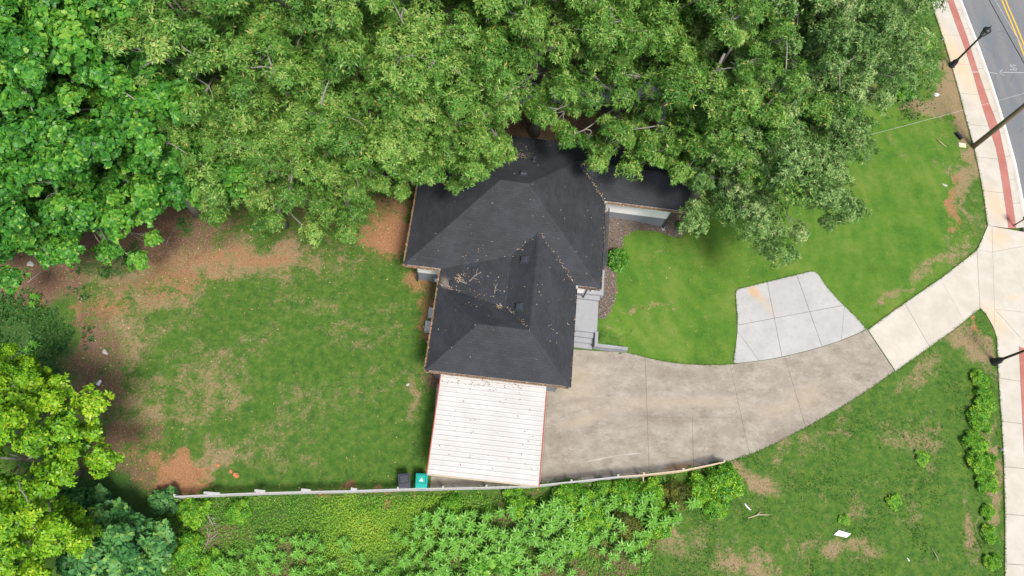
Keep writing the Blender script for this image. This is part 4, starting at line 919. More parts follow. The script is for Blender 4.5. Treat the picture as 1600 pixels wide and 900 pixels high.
def tree_meshes(seed, H, R, kind, off=(0, 0), nclump=44, per=96, k=9, crown_frac=.60, rz=.37, low=-.3, prune=None):
    r = np.random.default_rng(seed)
    c = np.array([off[0], off[1], H * crown_frac]); RZ = H * rz
    nb = max(5, nclump // 4); Bc = clump_points(r, c, R * .84, RZ * .9, nb, R * .50, low); C, rc = [], []
    for b_ in Bc:
        out = unit(b_ - c); sz = r.uniform(.75, 1.25)
        for q in range(int(round(5.2 * sz))):
            C.append(b_ + np.array([r.normal(0, .21), r.normal(0, .21), r.normal(0, .10)]) * R * sz + out * R * r.uniform(-.12, .16)); rc.append(r.uniform(.62, 1.05) * sz ** .5 * R / 4.3)
    for p_ in clump_points(r, c, R * 1.0, RZ * 1.0, nb * 2, R * .30, low): C.append(p_); rc.append(r.uniform(.40, .75) * R / 4.3)
    C, rc = np.array(C), np.array(rc)
    if prune is not None:
        ok = prune(C); C, rc = C[ok], rc[ok]
    spec = {'oak': (.21, .058, 'narrow', 'oak_leaf', .44, .12), 'oakg': (.19, .058, 'narrow', 'oak_leaf_grey', .46, .12), 'broad': (.18, .165, 'lobed', 'broad_leaf', .46, .1),
            'lime': (.175, .09, 'oval', 'lime_leaf', .48, .05), 'blue': (.28, .20, 'oval', 'blue_leaf', .45, .22)}[kind]
    P, D, Nn, L, W_, t = spray_leaves(r, C, rc, per, k, spec[0], spec[1], spec[2], tbase=spec[4], droop=spec[5])
    crown = leaf_mesh('crown', P, D, Nn, L, W_, spec[2], M[spec[3]], t)
    # trunk, limbs and twigs
    m = MB(); r0 = .022 * H; top = np.array([off[0] * .85, off[1] * .85, H * .72]); sp = []
    for s in np.linspace(0, 1, 7):
        q = np.array([top[0] * s ** 1.6, top[1] * s ** 1.6, top[2] * s]) + np.array([math.sin(s * 5 + seed), math.cos(s * 4 + seed), 0]) * .14 * s; sp.append(q)
    m.tube(sp, [r0 * (1.25 if i == 0 else 1) * (1 - .80 * i / 6) for i in range(7)], 10)
    sub = C[r.permutation(len(C))[:min(len(C), 44)]]
    # main limbs to far clumps, side branches from these
    order = np.argsort(-np.linalg.norm(sub[:, :2] - c[:2], axis=1)); nodes = []
    for n_, j in enumerate(order):
        q = sub[j]
        if n_ < 12:
            s = np.clip((q[2] - .25 * np.linalg.norm(q[:2] - c[:2])) / top[2] * .8, .35, .95); i0 = s * 6; a = sp[int(i0)] + (sp[min(6, int(i0) + 1)] - sp[int(i0)]) * (i0 % 1); rad = r0 * .26
        else:
            dd = [np.linalg.norm(q - x) for x in nodes]; a = nodes[int(np.argmin(dd))]; rad = r0 * .13
        mid = (a + q) / 2 + r.normal(0, .18, 3) * R / 4 + np.array([0, 0, .12 * np.linalg.norm(q - a)]); md2 = (mid + q) / 2 + r.normal(0, .14, 3) * R / 4
        m.tube(bend([a, mid, md2, q]), np.linspace(rad, rad * .25, 8), 5, False)
        nodes += [mid, md2]
        for _ in range(2):
            e = q + unit(r.normal(size=3) + (0, 0, .3)) * rc.mean() * 1.0; m.tube(bend([md2, (md2 + e) / 2 + r.normal(0, .1, 3), e]), np.linspace(rad * .35, .008, 6), 4, False)
    tm = m.mesh('trunk', M['bark']); tm.shade_smooth()
    return crown, tm
def plant_tree(name, meshes, loc, rz, sc, label, group, cat='tree', scz=None):
    t = empty(name, loc, rz); t.scale = (sc, sc, scz or sc); tag(t, label, cat, group)
    for nm, me in (('crown', meshes[0]), ('trunk', meshes[1])): link(bpy.data.objects.new(nm, me), t)
    return t
OAK = [tree_meshes(100 + i, 14, 4.4, 'oak') for i in range(3)]; OAK.append(OAK[0])
OAKG = [tree_meshes(150 + i, 12, 4.2, 'oakg', per=100) for i in range(2)]
BROAD = [tree_meshes(200 + i, 13, 4.2, 'broad', nclump=46, per=132, k=6) for i in range(2)]
def crown_at(px, py, H, frac=.62):
    p = at(px, py, H * frac); return p.x, p.y, 0.0
# (protos, variant, crown pixel in the photo, height, turn, label)
WOOD = [
 (OAK, 0, 335, 70, 15.5, 0.3, 'tall oak at the top left with fine yellow green leaves'),
 (OAK, 1, 455, 170, 13.5, 1.9, 'oak with dense crown right of the broadleaf trees on the left'),
 (OAK, 2, 395, 250, 11.0, 3.0, 'oak with yellowish edge whose crown overhangs the bare back lawn'),
 (OAK, 3, 565, 110, 15.0, 4.1, 'tall oak in the top row between two dark gaps'),
 (OAK, 0, 715, 60, 15.0, 2.2, 'tall oak at the top edge above the left end of the house'),
 (OAK, 1, 525, 250, 10.0, 5.0, 'lower oak crown between the clay patch and the back lawn'),
 (OAK, 2, 865, 55, 14.0, 0.9, 'oak near the top centre behind the house'),
 (OAK, 0, 985, -25, 13.0, 3.6, 'oak at the top centre right above the wooden deck'),
 (OAK, 1, 1118, 112, 14.0, 0.4, 'large oak right of the deck with pale bare limbs showing'),
 (OAKG, 0, 1250, 110, 13.0, 3.9, 'large grey green oak at the top right'),
 (OAKG, 1, 1290, 62, 12.0, 1.0, 'rounded grey green oak nearest the street'),
 (OAKG, 0, 1338, 72, 7.0, 5.9, 'small grey green tree beside the upper sidewalk'),
 (OAKG, 1, 1225, 210, 11.5, 5.2, 'grey green oak over the front lawn with white branches'),
 (BROAD, 0, 40, 80, 14.0, 0.2, 'tall broadleaf tree in the top left corner'),
 (BROAD, 1, 150, 130, 14.0, 2.0, 'tall bright broadleaf tree right of the corner one'),
 (BROAD, 0, 225, 215, 12.0, 3.3, 'bright broadleaf tree bordering the oaks on the left side'),
 (BROAD, 1, 262, 235, 10.0, 0.8, 'broadleaf tree closest to the bare back lawn'),
 (BROAD, 1, 60, 245, 11.5, 4.4, 'broadleaf tree at the left edge above the leaf litter'),
 (BROAD, 0, 105, 315, 8.5, 1.0, 'lower broadleaf tree whose boughs reach over the leaf litter'),
 (BROAD, 1, 20, 320, 8.0, 5.6, 'small broadleaf tree cut by the left edge of the picture'),
 (OAK, 1, 470, -40, 15.5, 3.9, 'oak cut by the top edge left of the dark gap'),
 (OAK, 3, 800, -50, 15.5, 0.6, 'oak cut by the top edge above the house centre'),
 (OAK, 0, 1090, -40, 15.5, 5.5, 'oak cut by the top edge right of centre'),
 (OAKG, 0, 1240, -40, 15.0, 2.1, 'grey green oak cut by the top edge at right'),
 (OAK, 1, 1160, 190, 12.5, 2.6, 'oak right of the deck with crown over the front wing'),
]
GRP = 'trees of the wood behind the house'
for i, (pr, vi, px, py, H, rz, lab) in enumerate(WOOD):
    base_h = {id(OAK): 14, id(OAKG): 12, id(BROAD): 13}[id(pr)]
    s = H / base_h; x, y, z = crown_at(px, py, H)
    nm = 'oak_tree' if pr is not BROAD else 'broadleaf_tree'
    # shorter trees keep a wide crown
    plant_tree(nm, pr[vi], (x, y, 0), rz, max(s, .72), lab, GRP, scz=s)
# oaks leaning out over the roof: trunks stand north of the house
def leaner(seed, bpx, cpx, H, R, kind, lab, frac=.66, n=48, rz=.26):
    c = at(*cpx, H * frac); bx, by = bpx
    def prune(C):   # keep the view on to the deck and the rear eave open, as the tree grows
        qx, qy = proj_np(C[:, 0] + bx, C[:, 1] + by, C[:, 2]); ok = np.ones(len(C), bool)
        for x0, x1, y0, y1 in ((890, 1062, 98, 190), (1005, 1066, 130, 225), (790, 850, 190, 300), (985, 1075, 292, 340), (895, 1000, 270, 340)): ok &= ~((qx > x0) & (qx < x1) & (qy > y0) & (qy < y1))
        return ok
    me = tree_meshes(seed, H, R, kind, (c.x - bx, c.y - by), n, 94, 9, frac, rz, -.5, prune)
    plant_tree('oak_tree', me, (bx, by, 0), 0, 1, lab, GRP)
n1 = hw(0.2, 16.2); leaner(301, (n1.x, n1.y), (690, 178), 12.5, 3.9, 'oak', 'oak leaning over the left rear corner of the roof')
n2 = hw(-3.2, 15.0); leaner(302, (n2.x, n2.y), (600, 205), 11.5, 3.5, 'oak', 'oak standing by the left end of the roof over red clay')
n3 = hw(9.6, 16.6); leaner(303, (n3.x, n3.y), (945, 148), 11.0, 3.4, 'oak', 'oak reaching over the rear roof slope at the centre')
n4 = hw(13.9, 15.3); leaner(304, (n4.x, n4.y), (1045, 205), 10.0, 3.1, 'oak', 'oak spreading over the right wing of the roof')
n5 = hw(17.0, 12.5); leaner(305, (n5.x, n5.y), (1205, 275), 9.5, 3.9, 'oakg', 'oak on the front lawn with drooping boughs and pale forked limbs', rz=.30)

# lime tree and large-leaved tree, lower left
lime = tree_meshes(401, 8.5, 3.2, 'lime', (0, 0), 56, 120, 7, .66, .30, -.3)
p = at(15, 712, 5.6); plant_tree('lime_green_tree', lime, (p.x, p.y, 0), 0.4, 1.0, 'bright lime green tree at the lower left edge', 'lime green trees')
lime2 = tree_meshes(402, 7, 2.4, 'lime', (0, 0), 32, 100, 7, .68, .28, -.3)
p = at(5, 585, 6.0); plant_tree('lime_green_tree', lime2, (p.x - .2, p.y, 0), 2.0, .5, 'thin lime green bough at the left edge above the large one', 'lime green trees', scz=.95)
p = at(25, 850, 5.0); plant_tree('lime_green_tree', lime2, (p.x, p.y, 0), 4.0, .9, 'lime green tree in the bottom left corner', 'lime green trees', scz=.85)
blue = tree_meshes(410, 3.8, 1.9, 'blue', (0, 0), 48, 44, 6, .55, .38, -.25)
p = at(180, 862, 2.4); plant_tree('large_leaved_tree', blue, (p.x, p.y, 0), 0.0, 1.0, 'blue green tree with big leaves beside the lime green tree', 'large leaved plants')
for px, py, s, lab in ((258, 782, .30, 'small blue green big leaved sapling at the fence end'), (130, 800, .6, 'blue green big leaved bush half under the lime green tree')):
    p = at(px, py, 1.5 * s); plant_tree('large_leaved_bush', blue, (p.x, p.y, 0), px * .1, s, lab, 'large leaved plants', 'bush')

# ------------------------------------------------------------------ shrubs
def shrub_mesh(seed, R, H, mat, L, W_, shape, n=22, per=34, k=6, tb=.45, dome=False):
    r = np.random.default_rng(seed)
    if dome:
        N_ = n * per; d = unit(r.normal(size=(N_, 3))); d[:, 2] = np.abs(d[:, 2]) * 1.0 - .25 * (r.random(N_) < .3)
        C = d * np.array([R, R, H]) * r.uniform(.80, 1.0, N_)[:, None] * (1 + .05 * np.sin(d[:, 0] * 9 + d[:, 1] * 7))[:, None]; C[:, 2] = np.maximum(C[:, 2], .05)
        P, D, Nn, Ls, Ws, t = spray_leaves(r, C, np.full(N_, .05), 1, k, L, W_, shape, tbase=tb)
    else:
        C = clump_points(r, np.array([0, 0, H * .45]), R * .8, H * .5, n, R * .22, -.6); rc = np.full(len(C), R * .30) * r.uniform(.8, 1.3, len(C))
        P, D, Nn, Ls, Ws, t = spray_leaves(r, C, rc, per, k, L, W_, shape, tbase=tb); P[:, 2] = np.maximum(P[:, 2], .03)
    fo = leaf_mesh('foliage', P, D, Nn, Ls, Ws, shape, M[mat], t)
    m = MB()
    for q in range(9):
        a = q * .7; e = Vector((math.cos(a) * R * .6, math.sin(a) * R * .6, H * .75)); m.tube([(0, 0, -.02), e * .5 + Vector((0, 0, .08)), e], [.03, .02, .008], 5, False)
    return fo, m.mesh('stem', M['bark'])
def plant_shrub(name, me, px, py, s, label, group, zc=.3, cat='shrub', scz=None):
    p = at(px, py, zc); t = empty(name, (p.x, p.y, gz(p.x, p.y)), px * .37); t.scale = (s, s, scz or s); tag(t, label, cat, group)
    link(bpy.data.objects.new('foliage', me[0]), t); link(bpy.data.objects.new('stem', me[1]), t); return t
rb = shrub_mesh(501, .64, 1.0, 'round_leaf', .10, .065, 'oval', 110, 12, 5, .5, True)
plant_shrub('round_shrub', rb, 965, 405, 1.0, 'clipped round green shrub beside the porch railing', 'clipped shrubs in the mulch bed', .75)
plant_shrub('round_shrub', rb, 1062, 350, .36, 'tiny bright green shrub in the mulch bed corner', 'clipped shrubs in the mulch bed', .3)
SH = [shrub_mesh(510 + i, 1.0, 1.1, 'shrub_leaf', .16, .07, 'narrow', 24, 42, 7, .46 + .08 * i) for i in range(2)]
OL = shrub_mesh(520, 1.0, 1.2, 'olive_leaf', .12, .045, 'narrow', 24, 50, 7, .5)
BR = shrub_mesh(540, 1.0, 1.0, 'weed_leaf', .26, .18, 'oval', 22, 20, 6, .45)
SHRUBS = [
 (BR, 745, 885, .7, 'pale green broad leaved bush at the bottom left of centre'), (BR, 790, 872, .8, 'pale green broad leaved bush at the bottom centre'),
 (SH[0], 1130, 752, 1.0, 'large green shrub at the right end of the fence'), (SH[1], 1095, 768, .85, 'yellow tipped shrub left of the shrub at the fence end'), (SH[0], 1118, 790, .7, 'green shrub on the lower flank of the fence end shrub'),
 (OL, 1058, 774, .8, 'olive brown shrub under the fence'), (OL, 978, 818, .8, 'olive brown shrub farther from the fence'),
 (SH[1], 1020, 770, .75, 'green shrub touching the fence left of the upper olive shrub'), (SH[0], 1030, 815, .8, 'green shrub below the upper olive shrub'), (SH[1], 1000, 840, .6, 'yellow green shrub below the lower olive shrub'),
 (SH[0], 975, 772, .85, 'green shrub touching the fence above the lower olive shrub'), (SH[1], 925, 800, .95, 'yellow tipped shrub left of the lower olive shrub'), (SH[0], 890, 775, .85, 'green shrub touching the fence right of the carport'),
 (SH[1], 905, 835, .85, 'yellow tipped shrub in the middle of the brush'), (SH[0], 860, 800, .7, 'green shrub below the carport corner'), (SH[1], 808, 785, .75, 'yellow green shrub directly below the carport'), (SH[0], 945, 765, .6, 'small green shrub tight to the fence'),
 (SH[1], 300, 800, .75, 'yellow green shrub under the left end of the fence'), (SH[0], 370, 800, .6, 'small green shrub below the fence near the dead branch'), (SH[0], 290, 860, .8, 'green shrub right of the large leaved tree'), (SH[1], 330, 880, .6, 'yellow green shrub near the bottom left of the brush'),
 (SH[0], 705, 790, .6, 'green shrub below the teal bin')]
for i, (me, px, py, s, lab) in enumerate(SHRUBS): plant_shrub('wild_shrub', me, px, py, s, lab, 'wild shrubs below the fence', .4, 'shrub', s * .85)
HD = shrub_mesh(530, .75, .7, 'shrub_leaf', .17, .05, 'narrow', 20, 44, 7, .48)
for px, py, s, lab in ((1533, 592, .75, 'topmost green bush of the verge row under the lamp'), (1538, 625, .9, 'second green bush from the lamp in the verge row'), (1530, 655, .95, 'third green bush from the lamp in the verge row'), (1524, 692, .9, 'fourth green bush from the lamp in the verge row'),
                       (1534, 722, 1.0, 'fifth green bush from the lamp in the verge row'), (1543, 755, .8, 'sixth green bush from the lamp in the verge row'), (1545, 800, .55, 'seventh green bush from the lamp in the verge row'), (1548, 835, .65, 'eighth green bush from the lamp in the verge row'), (1552, 878, .6, 'lowest green bush of the verge row at the bottom')):
    plant_shrub('verge_bush', HD, px, py, s, lab, 'bushes along the lower sidewalk', .2, 'bush', s * .7)
for px, py, s, lab in ((1398, 783, .42, 'lime green weed clump in the middle of the lower field'), (1442, 716, .42, 'bright weed clump in the upper part of lower field'), (1320, 812, .3, 'small green tuft above the white sign')):
    plant_shrub('field_weed', SH[1], px, py, s, lab, 'weed clumps in the lower field', .15, 'weed', s * .5)
for px, py, s, lab in ((1420, 100, 1.4, 'wild shrub under the small tree by the upper sidewalk'), (1412, 140, 1.0, 'wild shrub at the edge of the dry patch'), (1380, 110, 1.3, 'wild shrub under the grey green oak nearest the street'), (1440, 60, 1.2, 'wild shrub touching the upper sidewalk')):
    plant_shrub('wild_shrub', HD, px, py, s, lab, 'wild shrubs by the upper sidewalk', .5)

# ------------------------------------------------------------------ star-leaved weeds
def weed_mesh(seed, heads):
    r = np.random.default_rng(seed); P, D, Nn, L, W_, T = [], [], [], [], [], []; m = MB()
    for h in range(heads):
        a = r.uniform(0, 6.3); rad = 0 if heads == 1 else r.uniform(.16, .34); tip = np.array([math.cos(a) * rad, math.sin(a) * rad, r.uniform(.55, .85)])
        m.tube([(0, 0, -.02), tip * .55, tip], [.018, .014, .008], 5, False)
        n = 15
        for q in range(n):
            ph = q * 2.4 + r.uniform(-.2, .2); lvl = q / n; el = .75 - 1.0 * (1 - lvl) + r.uniform(-.1, .1)
            P.append(tip - np.array([0, 0, .22 * (1 - lvl)])); D.append((math.cos(ph) * math.cos(el * .8), math.sin(ph) * math.cos(el * .8), math.sin(el * .6))); Nn.append((-.2 * math.cos(ph), -.2 * math.sin(ph), 1))
            L.append((.34 - .16 * lvl) * r.uniform(.8, 1.15)); W_.append((.085 - .02 * lvl)); T.append(.35 + .35 * lvl + r.normal(0, .08))
    lf = leaf_mesh('leaves', np.array(P), np.array(D), np.array(Nn), np.array(L), np.array(W_), 'oval', M['weed_leaf'], np.array(T))
    return lf, m.mesh('stem', M['weed_leaf'])
WEED = [weed_mesh(600, 1), weed_mesh(601, 2), weed_mesh(602, 3), weed_mesh(603, 4)]
def weeds(n, areas, label, group, seed, smin=.75, smax=1.15):
    r = np.random.default_rng(seed); spots = []
    wts = np.array([a[4] for a in areas], float); wts /= wts.sum(); tries = 0
    while len(spots) < n and tries < 20000:
        tries += 1; a = areas[r.choice(len(areas), p=wts)]; px, py = r.normal(a[0], a[2]), r.normal(a[1], a[3])
        if py < 782 or py > 915 or abs(px - a[0]) > 1.9 * a[2] or py < 782 - (px - 900) * .12: continue
        if any(math.hypot(px - q[0], py - q[1]) < 11 for q in spots): continue
        spots.append((px, py)); p = at(px, py, .5); s = r.uniform(smin, smax); me = WEED[r.integers(4)]
        t = empty('star_leaved_weed', (p.x, p.y, 0), r.uniform(0, 6.3)); t.scale = (s, s, s * r.uniform(.8, 1.2)); tag(t, label, 'weed', group)
        link(bpy.data.objects.new('leaves', me[0]), t); link(bpy.data.objects.new('stem', me[1]), t)
weeds(115, [(860, 830, 60, 34, 3), (745, 835, 45, 36, 2.2), (900, 790, 60, 12, 1), (980, 800, 50, 16, .8), (960, 850, 30, 12, .6), (700, 800, 30, 16, .8), (1060, 775, 40, 12, .6)], 'bright green star leaved weed in the brush below the carport and driveway', 'star leaved weeds below the carport', 21, .85, 1.4)
weeds(60, [(460, 860, 50, 26, 2), (390, 850, 35, 30, 1), (620, 885, 40, 14, 1), (430, 800, 30, 10, .6), (350, 885, 30, 16, .8), (660, 860, 26, 18, .6)], 'bright green star leaved weed around the yellow ground cover left of centre', 'star leaved weeds by the yellow ground cover', 22, .65, 1.05)
for px, py, lab in ((57, 470, 'lone weed in shaded ivy near the leaf litter'), (50, 545, 'lone weed in shaded ivy beside the lime tree'), (68, 585, 'lone weed at the foot of the shaded ivy')):
    p = at(px, py, .4); t = empty('broad_weed', (p.x, p.y, 0), px); t.scale = (.8,) * 3; tag(t, lab, 'weed', 'weeds in the shaded ivy')
    link(bpy.data.objects.new('leaves', WEED[2][0]), t); link(bpy.data.objects.new('stem', WEED[2][1]), t)

# ------------------------------------------------------------------ uncountable ground cover
HARD = [[tuple(p) for p in q] for q in (DRIVE, PAD, APRON, list(SWU_L) + list(SWL_L) + [Vector((200, -10)), Vector((200, 200)), Vector((60, 60))])] + [[tuple(hw(u, v).to_2d()) for u, v in FOOT]] + [[tuple(hw(u, v).to_2d()) for u, v in ((6.9, 3.0), (8.95, 3.0), (8.95, 11.3), (6.9, 11.3))]]
def scatter(n, box, r):
    x = r.uniform(box[0], box[1], n); y = r.uniform(box[2], box[3], n); ok = np.ones(n, bool)
    for h in HARD: ok &= ~inpoly(x, y, h)
    return x[ok], y[ok]
def stuff(name, me, label, cat): o = link(bpy.data.objects.new(name, me)); tag(o, label, cat, kind='stuff'); return o
def build_grass():
    r = np.random.default_rng(31); x, y = scatter(250000, (-24, 34.5, -1.5, 30), r)
    px, py = proj_np(x, y, np.zeros_like(x)); a, b_ = sample(GA, x, y), sample(GB, x, y)
    bare = np.maximum(a[:, 1], a[:, 2]) ; nz = vnoise(x, y, .7, 71); lush = np.clip(.62 - a[:, 0] * .9 + (nz - .5) * 3.2, .10, 1); keep = (px > -30) & (px < 1630) & (py < 930) & (r.random(len(x)) > bare * 1.2) & (r.random(len(x)) < lush)
    keep &= ~((py < 290) & (px < 1300))
    x, y, a, b_, px, py, nz = x[keep], y[keep], a[keep], b_[keep], px[keep], py[keep], nz[keep]
    z = sample(GZ, x, y); n = len(x); lawn = b_[:, 0]
    D = unit(np.stack([r.normal(0, .8, n), r.normal(0, .8, n), r.uniform(.25, 1.0, n)], -1)); Nn = r.normal(size=(n, 3))
    L = r.uniform(.05, .12, n) * (1 - .35 * lawn); 
    t = .24 + .15 * lawn + (a[:, 0] - .25) * .5 + r.normal(0, .13, n) + (vnoise(x, y, .45, 91) - .5) * 1.2 - (nz - .5) * .9
    wild = inpoly(px, py, [(1130, 720), (1400, 585), (1540, 480), (1560, 600), (1570, 930), (950, 930), (1000, 850)]); L = np.where(wild, L * 1.5, L); tall = inpoly(px, py, [(1515, 575), (1552, 575), (1560, 740), (1565, 930), (1525, 930), (1518, 760), (1500, 690)]); L = np.where(tall, L * 2.0, L); t = np.where(tall, np.clip(t + .08, 0, .75), t)
    me = leaf_mesh('grass', np.stack([x, y, z - .005], -1), D, Nn, L, .022 + .012 * wild, 'blade', M['grass'], t)
    stuff('grass', me, 'short grass of the lawns and the lower field', 'grass')
build_grass()
def build_edges():
    r = np.random.default_rng(39); P, D = [], []
    for pl, dens in ((DRIVE[:40], 60), (smooth_line(DRV_LOW), 75), (PAD, 60), (APRON[:6], 90), (APRON[13:], 90), (list(SWU_L), 90), (list(SWL_L), 90)):
        pl = [Vector(p) for p in pl]
        for a, b in zip(pl[:-1], pl[1:]):
            n = int((b - a).length * dens)
            if n == 0: continue
            d = (b - a) / (b - a).length; nn = Vector((d.y, -d.x)); tt = r.random(n)
            off = r.normal(0, .035, n) * np.clip(.3 + 2.2 * (vnoise(a.x + d.x * tt * (b - a).length + 300, a.y + d.y * tt * (b - a).length + 300, 1.1, 77) - .4), .2, 2)
            for t_, o_ in zip(tt, off): q = a.lerp(b, t_) + nn * o_; P.append((q.x, q.y, .015 if abs(o_) > .05 else .03)); D.append((r.normal(0, .8), r.normal(0, .8), r.uniform(.1, .8)))
    P, D = np.array(P), unit(np.array(D)); n = len(P); px, py = proj_np(P[:, 0], P[:, 1], P[:, 2])
    k = ~inpoly(P[:, 0], P[:, 1], [tuple(p) for p in [DRIVE[0]] + P2([(672, 700), (890, 700)])]) & ~((px > 1150) & (px < 1345) & (py > 508) & (py < 575)) & ~((px < 985) & (py < 600)) & ~((px > 1350) & (px < 1400) & (py > 520) & (py < 575))
    P, D = P[k], D[k]; n = len(P)
    stuff('edge_grass', leaf_mesh('edge_grass', P, D, r.normal(size=(n, 3)), r.uniform(.06, .15, n), .024, 'blade', M['grass'], np.clip(r.normal(.45, .22, n), 0, 1)), 'ragged grass creeping over the paving edges', 'grass')
build_edges()
def build_carport_litter():
    r = np.random.default_rng(41); n = 90; u = np.concatenate([r.uniform(.9, 6.0, 40), r.normal(3.0, 1.2, 50).clip(.9, 6)]); v = np.concatenate([r.uniform(-4.8, -.1, 40), r.normal(-.25, .15, 50).clip(-4.8, -.03)])
    P = np.array([tuple(hw(a, b, 2.655 + (a - .78) * .012)) for a, b in zip(u, v)]); D = unit(np.stack([r.normal(size=n), r.normal(size=n), r.normal(0, .1, n)], -1)); Nn = unit(r.normal(0, .25, (n, 3)) + (0, 0, 1))
    stuff('carport_leaves', leaf_mesh('carport_leaves', P, D, Nn, r.uniform(.05, .13, n), .04, 'narrow', M['dead_leaf'], r.random(n) * .7), 'few dead leaves scattered on the white carport roof', 'leaves')
build_carport_litter()
def build_fence_weeds():
    r = np.random.default_rng(42); P = []
    pts = [at(x, y + 3, 0) for x, y in ((700, 768), (780, 764), (850, 757), (900, 752), (966, 746), (1040, 740), (1130, 724))]
    for a, b in zip(pts[:-1], pts[1:]):
        n = int((b - a).length * 130); t = r.random(n); q = np.array([tuple(a.lerp(b, k)) for k in t]); nz = vnoise(q[:, 0] + 50, q[:, 1] + 50, 1.3, 88); k = nz > .5
        q[:, 1] += r.normal(.05, .09, n); q[:, 2] = r.uniform(.03, .22, n); P.append(q[k])
    P = np.concatenate(P); n = len(P); D = unit(np.stack([r.normal(size=n), r.normal(size=n), r.uniform(-.1, .7, n)], -1)); Nn = unit(r.normal(0, .5, (n, 3)) + (0, 0, 1))
    stuff('fence_weeds', leaf_mesh('fence_weeds', P, D, Nn, r.uniform(.06, .13, n), .045, 'narrow', M['cover'], r.normal(.35, .2, n)), 'small weeds along the foot of the fence', 'weeds')
build_fence_weeds()
def build_cover():
    r = np.random.default_rng(33); x, y = scatter(125000, (-14, 12, -3, 6), r); b_ = sample(GB, x, y); a = sample(GA, x, y)
    px, py = proj_np(x, y, np.zeros_like(x)); lim = 775 - np.clip(px - 830, 0, 400) * .14
    k = (py > lim) & (px > 230) & (px < 1150) & (r.random(len(x)) < np.maximum(b_[:, 2] * 1.3, .30)) & (px < 1010 + (900 - py) * .3)
    x, y, b_ = x[k], y[k], b_[k]; n = len(x); D = unit(np.stack([r.normal(0, 1, n), r.normal(0, 1, n), r.uniform(-.1, .8, n)], -1)); Nn = unit(r.normal(0, .4, (n, 3)) + (0, 0, 1))
    z = sample(GZ, x, y) + r.uniform(.02, .22, n)
    t = .30 + .48 * b_[:, 2] + r.normal(0, .16, n) + .12 * np.sin(x * 1.9) * np.sin(y * 2.3)
    stuff('ground_cover', leaf_mesh('ground_cover', np.stack([x, y, z], -1), D, Nn, r.uniform(.07, .14, n), .05, 'narrow', M['cover'], t), 'yellow green leafy ground cover below the fence', 'ground cover')
build_cover()
def build_under():
    r = np.random.default_rng(34); x, y = scatter(120000, (-34, 40, 18, 46), r); px, py = proj_np(x, y, np.zeros_like(x))
    k = (py < 330) & ((px < 650) | (py < 190)) & (px < 1440) & ~((px > 960) & (px < 1110) & (py > 120) & (py < 260))
    lobes = np.sin(x * .7 + 1) * np.sin(y * .8) + .5 * np.sin(x * 1.9) * np.sin(y * 1.7 + 2); k &= (lobes > -.15) & ((py < 250) | (lobes > .55))
    x, y, lobes = x[k], y[k], lobes[k]
    x2, y2 = scatter(70000, (-28, -13, 8, 20), r); qx, qy = proj_np(x2, y2, np.zeros_like(x2)); b2 = sample(GB, x2, y2)[:, 1]; k2 = r.random(len(x2)) < np.clip((b2 + (vnoise(x2, y2, 1.2, 55) - .5) * 1.4 - .45) * 1.6, 0, .45); x2, y2 = x2[k2], y2[k2]
    z = np.concatenate([sample(GZ, x, y) + r.uniform(.1, 1.0, len(x)) * (.6 + 1.6 * np.clip(lobes, 0, 1)), sample(GZ, x2, y2) + r.uniform(.01, .10, len(x2))])
    x, y = np.concatenate([x, x2]), np.concatenate([y, y2]); n = len(x)
    D = unit(np.stack([r.normal(0, 1, n), r.normal(0, 1, n), r.uniform(-.3, .5, n)], -1)); Nn = unit(r.normal(0, .5, (n, 3)) + (0, 0, 1))
    stuff('undergrowth', leaf_mesh('undergrowth', np.stack([x, y, z], -1), D, Nn, r.uniform(.10, .24, n), .11, 'narrow', M['under_leaf'], r.normal(.45, .2, n)), 'dark green ivy and undergrowth beneath the trees', 'undergrowth')
build_under()
def build_litter():
    r = np.random.default_rng(35); x, y = scatter(180000, (-30, 20, 3, 34), r); a = sample(GA, x, y); b_ = sample(GB, x, y)
    k = r.random(len(x)) < np.clip(a[:, 2] * .5 + a[:, 1] * .12 + a[:, 0] * .05, 0, 1) * (1 - b_[:, 1]); x, y = x[k], y[k]; n = len(x)
    D = unit(np.stack([r.normal(0, 1, n), r.normal(0, 1, n), r.normal(0, .15, n)], -1)); Nn = unit(r.normal(0, .3, (n, 3)) + (0, 0, 1))
    stuff('leaf_litter', leaf_mesh('leaf_litter', np.stack([x, y, sample(GZ, x, y) + .015 + .03 * r.random(n)], -1), D, Nn, r.uniform(.06, .13, n), .05, 'narrow', M['dead_leaf'], r.beta(2, 2.6, n)), 'brown fallen leaves under the trees and beside the house', 'leaf litter')
build_litter()
def build_mulch():
    r = np.random.default_rng(36); mp = np.array([tuple(p) for p in MULCH]); n0 = 60000
    x = r.uniform(mp[:, 0].min(), mp[:, 0].max(), n0); y = r.uniform(mp[:, 1].min(), mp[:, 1].max(), n0); k = inpoly(x, y, mp); x, y = x[k], y[k]; n = len(x)
    D = unit(np.stack([r.normal(0, 1, n), r.normal(0, 1, n), r.normal(0, .2, n)], -1)); Nn = unit(r.normal(0, .35, (n, 3)) + (0, 0, 1))
    stuff('mulch', leaf_mesh('mulch', np.stack([x, y, sample(GZ, x, y) + .01 + .03 * r.random(n)], -1), D, Nn, r.uniform(.04, .10, n), .035, 'narrow', M['mulch'], r.beta(2, 2.4, n)), 'wood chip mulch along the porch and front wall', 'mulch')
build_mulch()
